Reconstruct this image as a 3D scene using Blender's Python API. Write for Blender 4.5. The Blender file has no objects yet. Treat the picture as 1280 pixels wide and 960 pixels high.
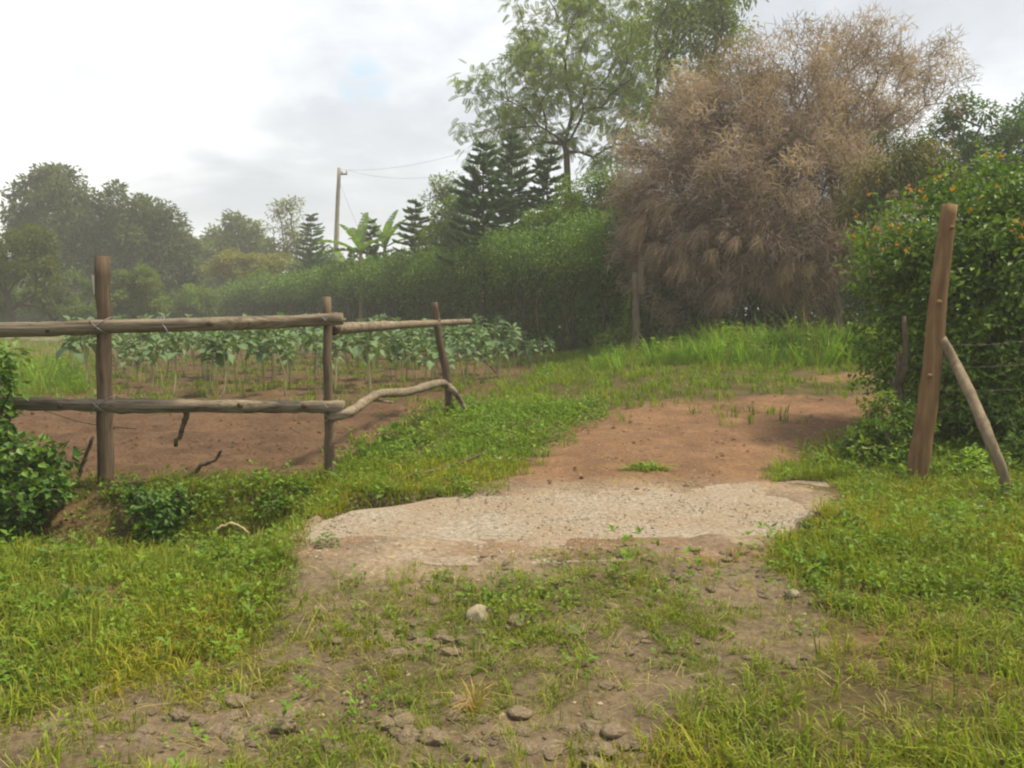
import bpy, math, random
import numpy as np
from mathutils import Vector

random.seed(7)
R = np.random.RandomState(11)
SC = bpy.context.scene
COL = SC.collection

# ------------------------------------------------------------------ camera
CAM_H, F, HOR = 1.5, 1000.0, 400.0          # eye height, focal length and horizon in photo pixels (1280 x 960)
PITCH = math.atan((480 - HOR) / F)
cam_d = bpy.data.cameras.new('camera')
cam_d.sensor_width = 36; cam_d.lens = 36 * F / 1280
cam_d.clip_start = 0.05; cam_d.clip_end = 2000
cam = bpy.data.objects.new('camera', cam_d); COL.objects.link(cam)
cam.location = (0, 0, CAM_H); cam.rotation_euler = (math.pi / 2 - PITCH, 0, 0)
SC.camera = cam

# ------------------------------------------------------------------ sky, sun, exposure
SUN_EL = math.radians(62)
sun_dir = Vector((math.cos(SUN_EL) * 0.995, math.cos(SUN_EL) * 0.06, math.sin(SUN_EL))).normalized()
W = bpy.data.worlds.new('World'); SC.world = W; W.use_nodes = True
nt = W.node_tree; nt.nodes.clear()
def nn(t, kind, **kw):
    n = t.nodes.new(kind)
    for k, v in kw.items():
        if k.startswith('i_'):
            key = k[2:]; n.inputs[int(key) if key.isdigit() else key].default_value = v
        else: setattr(n, k, v)
    return n
def mathn(t, op, a, b=None, c=None, clamp=False):
    n = t.nodes.new('ShaderNodeMath'); n.operation = op; n.use_clamp = clamp
    for i, v in enumerate((a, b, c)):
        if v is None: continue
        if isinstance(v, (int, float)): n.inputs[i].default_value = v
        else: t.links.new(v, n.inputs[i])
    return n.outputs[0]
def mixc(t, fac, a, b, mode='MIX'):
    n = t.nodes.new('ShaderNodeMix'); n.data_type = 'RGBA'; n.blend_type = mode
    for s, v in ((n.inputs[0], fac), (n.inputs[6], a), (n.inputs[7], b)):
        if isinstance(v, (int, float)): s.default_value = v
        elif isinstance(v, tuple): s.default_value = v if len(v) == 4 else (*v, 1)
        else: t.links.new(v, s)
    return n.outputs[2]
def ramp(t, fac, stops):
    n = t.nodes.new('ShaderNodeValToRGB'); e = n.color_ramp.elements
    while len(e) < len(stops): e.new(0.5)
    for el, (p, c) in zip(e, stops):
        el.position = p; el.color = (*c, 1) if len(c) == 3 else c
    t.links.new(fac, n.inputs[0]); return n.outputs[0]
sky = nn(nt, 'ShaderNodeTexSky', sky_type='NISHITA', sun_disc=False)
sky.sun_elevation = SUN_EL; sky.sun_rotation = math.atan2(sun_dir.x, sun_dir.y)
tc = nn(nt, 'ShaderNodeTexCoord'); dirv = tc.outputs['Generated']
sep = nn(nt, 'ShaderNodeSeparateXYZ'); nt.links.new(dirv, sep.inputs[0])
den = mathn(nt, 'ADD', mathn(nt, 'MAXIMUM', sep.outputs[2], 0.0), 0.22)
comb = nn(nt, 'ShaderNodeCombineXYZ')
nt.links.new(mathn(nt, 'DIVIDE', sep.outputs[0], den), comb.inputs[0])
nt.links.new(mathn(nt, 'DIVIDE', sep.outputs[1], den), comb.inputs[1])
cl1 = nn(nt, 'ShaderNodeTexNoise', i_Scale=1.15, i_Detail=6.0, i_Roughness=0.5, i_Distortion=0.35)
mp = nn(nt, 'ShaderNodeMapping'); mp.inputs['Location'].default_value = (3.1, 0.4, 0.0)
nt.links.new(comb.outputs[0], mp.inputs[0]); nt.links.new(mp.outputs[0], cl1.inputs['Vector'])
cl2 = nn(nt, 'ShaderNodeTexNoise', i_Scale=9.0, i_Detail=4.0, i_Roughness=0.55); nt.links.new(comb.outputs[0], cl2.inputs['Vector'])
cloud = ramp(nt, mathn(nt, 'ADD', cl1.outputs[0], mathn(nt, 'MULTIPLY', mathn(nt, 'SUBTRACT', cl2.outputs[0], 0.5), 0.20)), [(0.34, (4.5, 4.72, 5.05)), (0.47, (5.25, 5.5, 5.8)), (0.56, (6.4, 6.6, 6.85)), (0.68, (8.0, 8.0, 8.0))])
# a bank of thin bright cloud low on one side and a small gap of blue, both broken by noise
def lobe(d, tight, lo, hi):
    v = nn(nt, 'ShaderNodeVectorMath', operation='DOT_PRODUCT'); nt.links.new(dirv, v.inputs[0]); v.inputs[1].default_value = Vector(d).normalized()
    a = mathn(nt, 'ADD', v.outputs['Value'], mathn(nt, 'MULTIPLY', mathn(nt, 'SUBTRACT', cl1.outputs[0], 0.5), tight))
    m = nn(nt, 'ShaderNodeMapRange', interpolation_type='SMOOTHSTEP'); nt.links.new(a, m.inputs[0])
    m.inputs[1].default_value = lo; m.inputs[2].default_value = hi
    return m.outputs[0]
cloud = mixc(nt, lobe((-0.60, 1, 0.17), 0.16, 0.945, 0.995), cloud, (8.4, 8.4, 8.3))
cloud = mixc(nt, mathn(nt, 'MULTIPLY', mathn(nt, 'MULTIPLY', lobe((-0.181, 1, 0.287), 0.0, 0.9993, 1.0), mathn(nt, 'MULTIPLY', mathn(nt, 'SUBTRACT', cl2.outputs[0], 0.40), 6.0, clamp=True)), 0.8), cloud, (4.2, 5.6, 6.8))
skyc = mixc(nt, 0.90, sky.outputs[0], cloud)
bg = nn(nt, 'ShaderNodeBackground', i_Strength=0.1); nt.links.new(skyc, bg.inputs[0])
wo = nn(nt, 'ShaderNodeOutputWorld'); nt.links.new(bg.outputs[0], wo.inputs[0])

sun_d = bpy.data.lights.new('sun', 'SUN'); sun_d.energy = 4.2; sun_d.angle = math.radians(6); sun_d.color = (1.0, 0.90, 0.70)
sun = bpy.data.objects.new('sun', sun_d); COL.objects.link(sun)
sun.rotation_euler = sun_dir.to_track_quat('Z', 'Y').to_euler(); sun.location = (20, 5, 40)

vs = SC.view_settings
SC.display_settings.display_device = 'sRGB'
vs.view_transform = 'Standard'; vs.look = 'None'; vs.exposure = 0.63; vs.gamma = 1.0; vs.use_curve_mapping = False
SC.render.engine = 'CYCLES'
SC.cycles.use_denoising = True
SC.cycles.filter_width = 2.2
SC.cycles.max_bounces = 8; SC.cycles.diffuse_bounces = 3; SC.cycles.glossy_bounces = 2; SC.cycles.transmission_bounces = 4
SC.cycles.volume_bounces = 2; SC.cycles.caustics_reflective = False; SC.cycles.caustics_refractive = False

# ------------------------------------------------------------------ numeric helpers
def hsh(ix, iy, s):
    n = (ix.astype(np.int64) * 374761393 + iy.astype(np.int64) * 668265263 + s * 982451653) & 0x7fffffff
    n = ((n ^ (n >> 13)) * 1274126177) & 0x7fffffff
    return ((n ^ (n >> 16)) & 0xffff) / 65535.0
def vnoise(x, y, s=0):
    x = np.asarray(x, float); y = np.asarray(y, float)
    ix = np.floor(x); iy = np.floor(y); fx = x - ix; fy = y - iy
    fx = fx * fx * (3 - 2 * fx); fy = fy * fy * (3 - 2 * fy)
    a = hsh(ix, iy, s); b = hsh(ix + 1, iy, s); c = hsh(ix, iy + 1, s); d = hsh(ix + 1, iy + 1, s)
    return (a + (b - a) * fx) * (1 - fy) + (c + (d - c) * fx) * fy - 0.5
def fbm(x, y, s=0, o=4):
    t = 0; a = 1.0
    for k in range(o):
        t = t + a * vnoise(x * 2 ** k + 17 * k, y * 2 ** k - 31 * k, s + k); a *= 0.5
    return t
def sst(a, b, x):
    t = np.clip((np.asarray(x, float) - a) / (b - a), 0, 1); return t * t * (3 - 2 * t)
def lerp(a, b, t): return a + (b - a) * t

def terrain_base(x, y):
    x = np.asarray(x, float); y = np.asarray(y, float)
    right = sst(-1.5, 3.5, x - (y - 8) * 0.06)
    z = 0.10 * sst(3.0, 5.0, y)
    z = z + 0.17 * sst(6.3, 13, y) + (0.50 * right) * sst(7, 19, y)
    z = z + 0.45 * sst(14, 48, y) * (1 - right) + 0.25 * sst(20, 60, y) * right + 0.8 * sst(50, 110, y)
    lft = 1 - sst(-1.75, -1.38, x)                                   # roadside ditch, open to the left of the slab
    z = z - lft * (0.10 * sst(3.0, 5, y) * (1 - sst(6.0, 6.5, y)) + 0.30 * np.exp(-((y - 5.72) / 0.42) ** 2) * (1 + 0.3 * vnoise(x * 0.9, y * 0.3, 5)))
    z = z + lft * 0.05 * sst(6.1, 6.5, y) * (1 - sst(7, 9, y))
    rgt = sst(2.5, 3.0, x)
    z = z - rgt * 0.03 * np.exp(-((y - 5.6) / 0.45) ** 2)
    return z
def terrain(x, y):
    z = terrain_base(x, y)
    k = np.clip(np.asarray(y) / 6, 0.4, 1)
    z = z + 0.05 * fbm(x * 0.8, y * 0.8, 3, 3) + 0.028 * fbm(x * 4.5, y * 4.5, 9, 4)
    # under the slab the ground lies lower
    ins = sst(-1.36, -1.22, x) * (1 - sst(1.95, 2.2, x)) * sst(5.0, 5.15, y) * (1 - sst(6.15, 6.3, y))
    return z * (1 - ins) + (-0.12) * ins

FW = np.array([0, math.cos(PITCH), -math.sin(PITCH)]); UP = np.array([0, math.sin(PITCH), math.cos(PITCH)])
def ray(px, py):
    return FW + np.array([(px - 640) / F, 0, 0]) + UP * (480 - py) / F
def at(px, py, d):                      # world point seen at a photo pixel, d metres ahead
    v = ray(px, py); return np.array([0, 0, CAM_H]) + v * (d / v[1])
def gp(px, py):                         # ground point seen at a photo pixel
    v = ray(px, py); t = 2.0
    for _ in range(4000):
        p = np.array([0, 0, CAM_H]) + v * t
        if p[2] <= terrain_base(p[0], p[1]): break
        t += 0.01 + t * 0.001
    return p
def pix(x, y, z):
    q = np.stack([x, y, z - CAM_H], -1)
    d = q @ FW
    d = np.maximum(d, 0.05)
    return 640 + F * q[..., 0] / d, 480 - F * (q @ UP) / d
def inpoly(px, py, poly):
    r = np.zeros(px.shape, bool); n = len(poly); j = n - 1
    for i in range(n):
        xi, yi = poly[i]; xj, yj = poly[j]
        if yi != yj:
            c = ((yi > py) != (yj > py)) & (px < (xj - xi) * (py - yi) / (yj - yi) + xi)
            r ^= c
        j = i
    return r

# ------------------------------------------------------------------ mesh helpers
LOC = {}
def mesh_of(name, V, Fs, mat, col=None, smooth=False):
    V = np.asarray(V, np.float32)
    if not isinstance(Fs, (list, tuple)): Fs = [Fs]
    Fs = [np.asarray(f, np.int32) for f in Fs if len(f)]
    m = bpy.data.meshes.new(name)
    m.vertices.add(len(V)); m.vertices.foreach_set('co', V.ravel())
    nl = sum(f.size for f in Fs); npoly = sum(len(f) for f in Fs)
    m.loops.add(nl); m.polygons.add(npoly)
    m.loops.foreach_set('vertex_index', np.concatenate([f.ravel() for f in Fs]))
    tot = np.concatenate([np.full(len(f), f.shape[1], np.int32) for f in Fs])
    m.polygons.foreach_set('loop_start', np.concatenate([[0], np.cumsum(tot)[:-1]]).astype(np.int32))
    m.polygons.foreach_set('use_smooth', np.full(npoly, smooth, bool))
    if col is not None:
        a = m.color_attributes.new('Col', 'FLOAT_COLOR', 'POINT')
        c = np.ones((len(V), 4), np.float32); c[:, :3] = col
        a.data.foreach_set('color', c.ravel())
    m.update(calc_edges=True)
    m.materials.append(mat)
    return m
def tag(o, label=None, cat=None, group=None, kind=None):
    for k, v in (('label', label), ('category', cat), ('group', group), ('kind', kind)):
        if v: o[k] = v
    return o
def build(name, V, Fs, mat, parent=None, col=None, smooth=False, origin=None):
    V = np.array(V, float)
    o0 = np.zeros(3)
    if parent is not None: o0 = LOC[parent.name]
    elif origin is not None: o0 = np.array(origin, float)
    o = bpy.data.objects.new(name, mesh_of(name, V - o0, Fs, mat, col, smooth)); COL.objects.link(o)
    if parent is not None: o.parent = parent
    else: o.location = o0
    LOC[o.name] = o0
    return o
def empty(name, loc):
    o = bpy.data.objects.new(name, None); COL.objects.link(o); o.location = loc; o.empty_display_size = 0.2
    LOC[o.name] = np.array(loc, float); return o
def copy_tree(o, parent=None):
    c = o.copy(); COL.objects.link(c); c.parent = parent
    for ch in o.children: copy_tree(ch, c)
    return c
class MB:
    def __init__(s): s.V = []; s.F = {}; s.C = []; s.n = 0
    def add(s, V, Fs, col=None):
        V = np.asarray(V, float)
        if not isinstance(Fs, (list, tuple)): Fs = [Fs]
        for f in Fs:
            f = np.asarray(f)
            if len(f): s.F.setdefault(f.shape[1], []).append(f + s.n)
        s.V.append(V); s.n += len(V)
        if col is not None: s.C.append(np.broadcast_to(col, (len(V), 3)))
    def data(s):
        return np.concatenate(s.V), [np.concatenate(v) for v in s.F.values()], (np.concatenate(s.C) if s.C else None)
    def build(s, name, mat, parent=None, smooth=False, origin=None):
        V, Fs, C = s.data(); return build(name, V, Fs, mat, parent, C, smooth, origin)
def unit(v):
    return v / np.maximum(np.linalg.norm(v, axis=-1, keepdims=True), 1e-9)
def rdir(n):
    return unit(R.normal(size=(n, 3)))
def tube(path, rad, sides=8, caps=True, wob=0.0, ridge=0.0):
    P = np.asarray(path, float); n = len(P); rad = np.broadcast_to(rad, (n,))
    T = unit(np.gradient(P, axis=0)); ref = np.array([0, 0, 1.0]) if abs(T[0][2]) < 0.8 else np.array([1.0, 0, 0])
    A = unit(np.cross(T, ref)); B = np.cross(T, A)
    an = np.arange(sides) * 2 * np.pi / sides
    rr = rad[:, None] * np.ones((n, sides))
    if wob: rr = rr * (1 + R.uniform(-wob, wob, (n, sides)))
    if ridge: rr = rr * (1 + ridge * np.sin(an * 3 + R.uniform(0, 6)) + ridge * np.sin(an * 5 + 1))
    V = P[:, None] + A[:, None] * (np.cos(an) * rr)[..., None] + B[:, None] * (np.sin(an) * rr)[..., None]
    V = V.reshape(-1, 3)
    i = np.arange(n - 1)[:, None] * sides + np.arange(sides)[None]; j = np.arange(n - 1)[:, None] * sides + (np.arange(sides)[None] + 1) % sides
    Fq = np.stack([i, j, j + sides, i + sides], -1).reshape(-1, 4)
    Fs = [Fq]
    if caps: Fs.append(np.stack([np.arange(sides)[::-1], (n - 1) * sides + np.arange(sides)]))
    return V, Fs
def curve(pts, n):
    P = np.asarray(pts, float)
    if len(P) == 2: return P[0] + (P[1] - P[0]) * np.linspace(0, 1, n)[:, None]
    t = np.linspace(0, len(P) - 1, n); Q = np.vstack([2 * P[0] - P[1], P, 2 * P[-1] - P[-2]])
    out = []
    for u in t:
        k = min(int(u), len(P) - 2); f = u - k; a, b, c, d = Q[k:k + 4]
        out.append(0.5 * (2 * b + (c - a) * f + (2 * a - 5 * b + 4 * c - d) * f * f + (3 * b - a - 3 * c + d) * f ** 3))
    return np.array(out)
def frusta(P0, P1, r0, r1, sides=5):
    P0 = np.asarray(P0); P1 = np.asarray(P1); n = len(P0)
    T = unit(P1 - P0); ref = np.where(np.abs(T[:, 2:3]) < 0.8, [[0, 0, 1.0]], [[1.0, 0, 0]])
    A = unit(np.cross(T, ref)); B = np.cross(T, A); an = np.arange(sides) * 2 * np.pi / sides
    ring = A[:, None] * np.cos(an)[None, :, None] + B[:, None] * np.sin(an)[None, :, None]
    V = np.concatenate([P0[:, None] + ring * np.asarray(r0)[:, None, None], P1[:, None] + ring * np.asarray(r1)[:, None, None]], 1)
    k = np.arange(sides); q = np.stack([k, (k + 1) % sides, (k + 1) % sides + sides, k + sides], -1)
    return V.reshape(-1, 3), (q[None] + (np.arange(n) * 2 * sides)[:, None, None]).reshape(-1, 4)
def leaves(P, D, N, L, Wd, fold=0.12, belly=0.45):
    n = len(P); L = np.broadcast_to(L, (n,))[:, None]; Wd = np.broadcast_to(Wd, (n,))[:, None]
    D = unit(D); S = unit(np.cross(D, N)); U = np.cross(S, D)
    b = P; t = P + D * L - U * L * 0.08; m = P + D * L * belly
    V = np.stack([b, m + S * Wd * 0.5 + U * L * fold, t, m - S * Wd * 0.5 + U * L * fold], 1).reshape(-1, 3)
    return V, (np.arange(n)[:, None] * 4 + np.arange(4)[None])
def pick_cols(n, cols, var=0.15, per=4):
    c = np.asarray(cols, float)[R.randint(0, len(cols), n)]
    c = c * (1 + R.uniform(-var, var, (n, 1)))
    return np.repeat(c, per, axis=0)
def strands(P, D, L, Wd, droop, col):
    n = len(P); D = unit(D); S = unit(np.cross(D, rdir(n))); L = L[:, None]
    m = P + D * L * 0.5 - np.array([0, 0, 1]) * (droop[:, None] * L * 0.12)
    t = P + D * L - np.array([0, 0, 1]) * (droop[:, None] * L * 0.5)
    V = np.stack([P - S * Wd, P + S * Wd, m - S * Wd * 0.8, m + S * Wd * 0.8, t], 1).reshape(-1, 3)
    k = np.arange(n)[:, None] * 5
    return V, [k + np.array([[0, 1, 3, 2]]), k + np.array([[2, 3, 4]])], np.repeat(col, 5, axis=0)

# ------------------------------------------------------------------ materials
def mat_new(name):
    m = bpy.data.materials.new(name); m.use_nodes = True; t = m.node_tree; t.nodes.clear()
    o = t.nodes.new('ShaderNodeOutputMaterial'); return m, t, o
def leaf_mat(name, trans=0.4, rough=0.55, spec=0.25, tint=(1.45, 1.58, 0.95), patch=0.25, pscale=0.7, yellow=(1.35, 1.12, 0.7)):
    m, t, o = mat_new(name)
    a = nn(t, 'ShaderNodeAttribute', attribute_name='Col')
    g = nn(t, 'ShaderNodeNewGeometry'); nz = nn(t, 'ShaderNodeTexNoise', i_Scale=pscale, i_Detail=3.0); t.links.new(g.outputs['Position'], nz.inputs['Vector'])
    f = mathn(t, 'MULTIPLY', mathn(t, 'SUBTRACT', nz.outputs[0], 0.42), 4 * patch, clamp=True)
    c = mixc(t, 1.0, a.outputs['Color'], tint, 'MULTIPLY')
    c = mixc(t, f, c, mixc(t, 1.0, c, yellow, 'MULTIPLY'))
    p = nn(t, 'ShaderNodeBsdfPrincipled', i_Roughness=rough); p.inputs['Specular IOR Level'].default_value = spec
    t.links.new(c, p.inputs['Base Color'])
    tr = nn(t, 'ShaderNodeBsdfTranslucent'); t.links.new(mixc(t, 1.0, c, (1.15, 1.2, 0.6), 'MULTIPLY'), tr.inputs[0])
    mx = nn(t, 'ShaderNodeMixShader', i_0=trans); t.links.new(p.outputs[0], mx.inputs[1]); t.links.new(tr.outputs[0], mx.inputs[2])
    t.links.new(mx.outputs[0], o.inputs[0]); return m
def wood_mat(name, c1, c2, sc=(1, 1, 1), bump=0.4, rough=0.85, grain=18.0):
    m, t, o = mat_new(name)
    tcn = nn(t, 'ShaderNodeTexCoord'); mpn = nn(t, 'ShaderNodeMapping'); mpn.inputs['Scale'].default_value = sc
    t.links.new(tcn.outputs['Object'], mpn.inputs[0])
    n1 = nn(t, 'ShaderNodeTexNoise', i_Scale=grain, i_Detail=6.0, i_Roughness=0.65); t.links.new(mpn.outputs[0], n1.inputs['Vector'])
    n2 = nn(t, 'ShaderNodeTexNoise', i_Scale=3.0, i_Detail=3.0); t.links.new(tcn.outputs['Object'], n2.inputs['Vector'])
    c = ramp(t, n1.outputs[0], [(0.32, c1), (0.68, c2)])
    c = mixc(t, mathn(t, 'MULTIPLY', mathn(t, 'SUBTRACT', n2.outputs[0], 0.35), 1.6, clamp=True), mixc(t, 1.0, c, (0.62, 0.62, 0.6), 'MULTIPLY'), c)
    p = nn(t, 'ShaderNodeBsdfPrincipled', i_Roughness=rough); p.inputs['Specular IOR Level'].default_value = 0.2
    t.links.new(c, p.inputs['Base Color'])
    b = nn(t, 'ShaderNodeBump', i_Strength=bump, i_Distance=0.01); t.links.new(n1.outputs[0], b.inputs['Height']); t.links.new(b.outputs[0], p.inputs['Normal'])
    t.links.new(p.outputs[0], o.inputs[0]); return m
def plain_mat(name, c, rough=0.7, metal=0.0, var=0.25, scale=20.0, bump=0.0):
    m, t, o = mat_new(name)
    tcn = nn(t, 'ShaderNodeTexCoord'); n1 = nn(t, 'ShaderNodeTexNoise', i_Scale=scale, i_Detail=5.0, i_Roughness=0.6); t.links.new(tcn.outputs['Object'], n1.inputs['Vector'])
    lo = tuple(x * (1 - var) for x in c); hi = tuple(min(1, x * (1 + var)) for x in c)
    p = nn(t, 'ShaderNodeBsdfPrincipled', i_Roughness=rough, i_Metallic=metal); p.inputs['Specular IOR Level'].default_value = 0.25
    t.links.new(ramp(t, n1.outputs[0], [(0.3, lo), (0.7, hi)]), p.inputs['Base Color'])
    if bump:
        b = nn(t, 'ShaderNodeBump', i_Strength=bump, i_Distance=0.02); t.links.new(n1.outputs[0], b.inputs['Height']); t.links.new(b.outputs[0], p.inputs['Normal'])
    t.links.new(p.outputs[0], o.inputs[0]); return m
def ground_mat():
    m, t, o = mat_new('earth')
    a = nn(t, 'ShaderNodeAttribute', attribute_name='Col'); g = nn(t, 'ShaderNodeNewGeometry')
    n1 = nn(t, 'ShaderNodeTexNoise', i_Scale=2.2, i_Detail=8.0, i_Roughness=0.62); n2 = nn(t, 'ShaderNodeTexNoise', i_Scale=26.0, i_Detail=6.0, i_Roughness=0.7)
    n3 = nn(t, 'ShaderNodeTexVoronoi', i_Scale=42.0)
    for q in (n1, n2, n3): t.links.new(g.outputs['Position'], q.inputs['Vector'])
    c = mixc(t, 1.0, a.outputs['Color'], ramp(t, n1.outputs[0], [(0.3, (0.66, 0.66, 0.68)), (0.7, (1.28, 1.26, 1.22))]), 'MULTIPLY')
    c = mixc(t, 1.0, c, ramp(t, n2.outputs[0], [(0.32, (0.62, 0.6, 0.58)), (0.7, (1.32, 1.3, 1.26))]), 'MULTIPLY')
    # scattered pale grit
    gr = mathn(t, 'MULTIPLY', mathn(t, 'LESS_THAN', n3.outputs['Distance'], 0.20), mathn(t, 'GREATER_THAN', n2.outputs[0], 0.53))
    c = mixc(t, mathn(t, 'MULTIPLY', gr, 0.55), c, mixc(t, 1.0, c, (2.0, 2.1, 2.2), 'MULTIPLY'))
    p = nn(t, 'ShaderNodeBsdfPrincipled', i_Roughness=0.95); p.inputs['Specular IOR Level'].default_value = 0.1
    t.links.new(c, p.inputs['Base Color'])
    hgt = mathn(t, 'ADD', n2.outputs[0], mathn(t, 'MULTIPLY', gr, 0.5))
    b = nn(t, 'ShaderNodeBump', i_Strength=0.8, i_Distance=0.025); t.links.new(hgt, b.inputs['Height']); t.links.new(b.outputs[0], p.inputs['Normal'])
    t.links.new(p.outputs[0], o.inputs[0]); return m
def concrete_mat():
    m, t, o = mat_new('rough_concrete'); g = nn(t, 'ShaderNodeNewGeometry')
    n1 = nn(t, 'ShaderNodeTexNoise', i_Scale=1.6, i_Detail=8.0, i_Roughness=0.65); n2 = nn(t, 'ShaderNodeTexNoise', i_Scale=30.0, i_Detail=6.0, i_Roughness=0.72)
    n3 = nn(t, 'ShaderNodeTexVoronoi', i_Scale=28.0)
    for q in (n1, n2, n3): t.links.new(g.outputs['Position'], q.inputs['Vector'])
    c = ramp(t, n2.outputs[0], [(0.30, (0.11, 0.088, 0.062)), (0.46, (0.245, 0.205, 0.155)), (0.60, (0.35, 0.305, 0.24)), (0.74, (0.50, 0.455, 0.38))])
    # trodden earth lying on it in patches
    s = mathn(t, 'MULTIPLY', mathn(t, 'SUBTRACT', n1.outputs[0], 0.38), 3.6, clamp=True)
    c = mixc(t, mathn(t, 'MULTIPLY', s, 0.82), c, mixc(t, n2.outputs[0], (0.17, 0.11, 0.062), (0.34, 0.25, 0.16)))
    c = mixc(t, mathn(t, 'MULTIPLY', mathn(t, 'LESS_THAN', n3.outputs['Distance'], 0.2), 0.35), c, (0.5, 0.44, 0.34))
    p = nn(t, 'ShaderNodeBsdfPrincipled', i_Roughness=0.9); p.inputs['Specular IOR Level'].default_value = 0.15; t.links.new(c, p.inputs['Base Color'])
    b = nn(t, 'ShaderNodeBump', i_Strength=0.9, i_Distance=0.02); t.links.new(mathn(t, 'SUBTRACT', n2.outputs[0], mathn(t, 'MULTIPLY', n3.outputs['Distance'], 0.4)), b.inputs['Height']); t.links.new(b.outputs[0], p.inputs['Normal'])
    t.links.new(p.outputs[0], o.inputs[0]); return m

M = {}
M['earth'] = ground_mat(); M['concrete'] = concrete_mat()
M['leaf'] = leaf_mat('leaf_green'); M['grass'] = leaf_mat('grass_blades', tint=(1.46, 1.6, 0.88), trans=0.4, rough=0.6, spec=0.2, patch=0.4, pscale=0.9)
M['gloss'] = leaf_mat('glossy_leaf', tint=(1.38, 1.62, 0.8), trans=0.3, rough=0.5, spec=0.28, patch=0.2)
M['needle'] = leaf_mat('conifer_needles', tint=(2.5, 2.4, 2.1), trans=0.42, rough=0.7, spec=0.15, patch=0.15)
M['dead'] = leaf_mat('dead_twigs', tint=(1.65, 1.66, 1.66), trans=0.3, rough=0.9, spec=0.05, patch=0.3, pscale=0.5, yellow=(1.08, 1.0, 0.93))
M['kale'] = leaf_mat('kale_leaf', tint=(1.15, 1.2, 1.0), trans=0.25, rough=0.75, spec=0.12, patch=0.2, pscale=2.0, yellow=(1.15, 1.1, 0.85))
M['banana'] = leaf_mat('banana_leaf', trans=0.45, rough=0.5, spec=0.3, patch=0.2)
M['petal'] = leaf_mat('orange_petal', tint=(1, 1, 1), trans=0.3, rough=0.6, spec=0.1, patch=0.0)
M['bark'] = wood_mat('tree_bark', (0.05, 0.038, 0.026), (0.16, 0.12, 0.085), (1, 1, 0.25))
M['bark_dead'] = wood_mat('dead_bark', (0.07, 0.05, 0.036), (0.2, 0.145, 0.1), (1, 1, 0.25))
M['post_dark'] = wood_mat('weathered_post', (0.065, 0.045, 0.03), (0.19, 0.135, 0.088), (1, 1, 0.06), grain=30)
M['post_grey'] = wood_mat('grey_post', (0.09, 0.066, 0.042), (0.25, 0.19, 0.125), (1, 1, 0.06), grain=30)
M['rail'] = wood_mat('grey_rail', (0.075, 0.056, 0.038), (0.42, 0.34, 0.24), (0.05, 1, 1), grain=34, bump=1.0)
M['gate_wood'] = wood_mat('peeled_pole', (0.15, 0.082, 0.036), (0.33, 0.2, 0.095), (1, 1, 0.06), grain=24)
M['prop_wood'] = wood_mat('pale_pole', (0.16, 0.12, 0.075), (0.36, 0.28, 0.18), (1, 1, 0.3), grain=22)
M['stick'] = wood_mat('dry_stick', (0.06, 0.042, 0.028), (0.19, 0.14, 0.09), (1, 1, 1), grain=20)
M['straw'] = plain_mat('straw', (0.42, 0.33, 0.17), var=0.3)
M['pole'] = wood_mat('pole_wood', (0.30, 0.26, 0.21), (0.5, 0.44, 0.36), (1, 1, 0.05), grain=12)
M['metal'] = plain_mat('tin_plate', (0.55, 0.53, 0.42), rough=0.5, var=0.15)
M['wire'] = plain_mat('grey_wire', (0.22, 0.21, 0.2), rough=0.5, metal=0.5)
M['stone'] = plain_mat('field_stone', (0.185, 0.14, 0.09), rough=0.95, var=0.4, scale=3.0, bump=0.9)
M['stone_pale'] = plain_mat('pale_stone', (0.30, 0.25, 0.17), rough=0.9, var=0.3, scale=12.0, bump=0.5)
M['rust'] = plain_mat('rusty_wire', (0.11, 0.085, 0.065), rough=0.8)
M['paper'] = plain_mat('paper_scrap', (0.7, 0.69, 0.64), var=0.1)
M['board'] = plain_mat('pale_board', (0.46, 0.36, 0.27), var=0.3, scale=6)

# ------------------------------------------------------------------ ground
def spaced(lo, f0, f1, hi, st, gr):
    a = list(np.arange(f0, f1, st)); s = st; v = a[-1]
    while v < hi: s *= gr; v += s; a.append(v)
    s = st; v = a[0]; pre = []
    while v > lo: s *= gr; v -= s; pre.append(v)
    return np.array(pre[::-1] + a)
PATH = [(585, 620), (612, 598), (660, 568), (720, 535), (790, 511), (850, 500), (930, 496), (1010, 499), (1120, 488), (1150, 545), (1060, 550), (1010, 572), (985, 592), (990, 608), (1068, 632), (960, 668), (962, 702), (385, 702), (383, 658), (480, 630)]
PATH2 = [(985, 478), (1040, 466), (1130, 455), (1150, 466), (1060, 476)]
TRACK = [(383, 692), (640, 690), (960, 660), (1000, 735), (1045, 770), (1035, 830), (900, 865), (830, 930), (820, 980), (-40, 980), (-20, 925), (90, 880), (200, 835), (330, 795), (365, 730)]
SOIL = [(-60, 508), (420, 508), (520, 510), (560, 516), (500, 545), (455, 575), (425, 600), (330, 602), (240, 596), (140, 604), (40, 604), (-60, 580)]
PLOT = [(85, 436), (300, 424), (700, 428), (700, 446), (640, 470), (600, 490), (545, 512), (-60, 512), (40, 500)]
GREEN = [(715, 735, 120, 42), (545, 852, 95, 48), (690, 815, 70, 30), (415, 930, 75, 45), (610, 765, 75, 40), (830, 800, 45, 25), (300, 850, 80, 30), (860, 770, 60, 22), (800, 720, 50, 22), (720, 870, 50, 18), (950, 850, 60, 30), (470, 800, 40, 22)]
BARE = [(130, 745, 75, 22), (110, 655, 60, 30), (330, 640, 55, 18), (1130, 800, 70, 22), (1210, 770, 60, 14), (880, 590, 10, 5), (1230, 860, 40, 14)]
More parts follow.
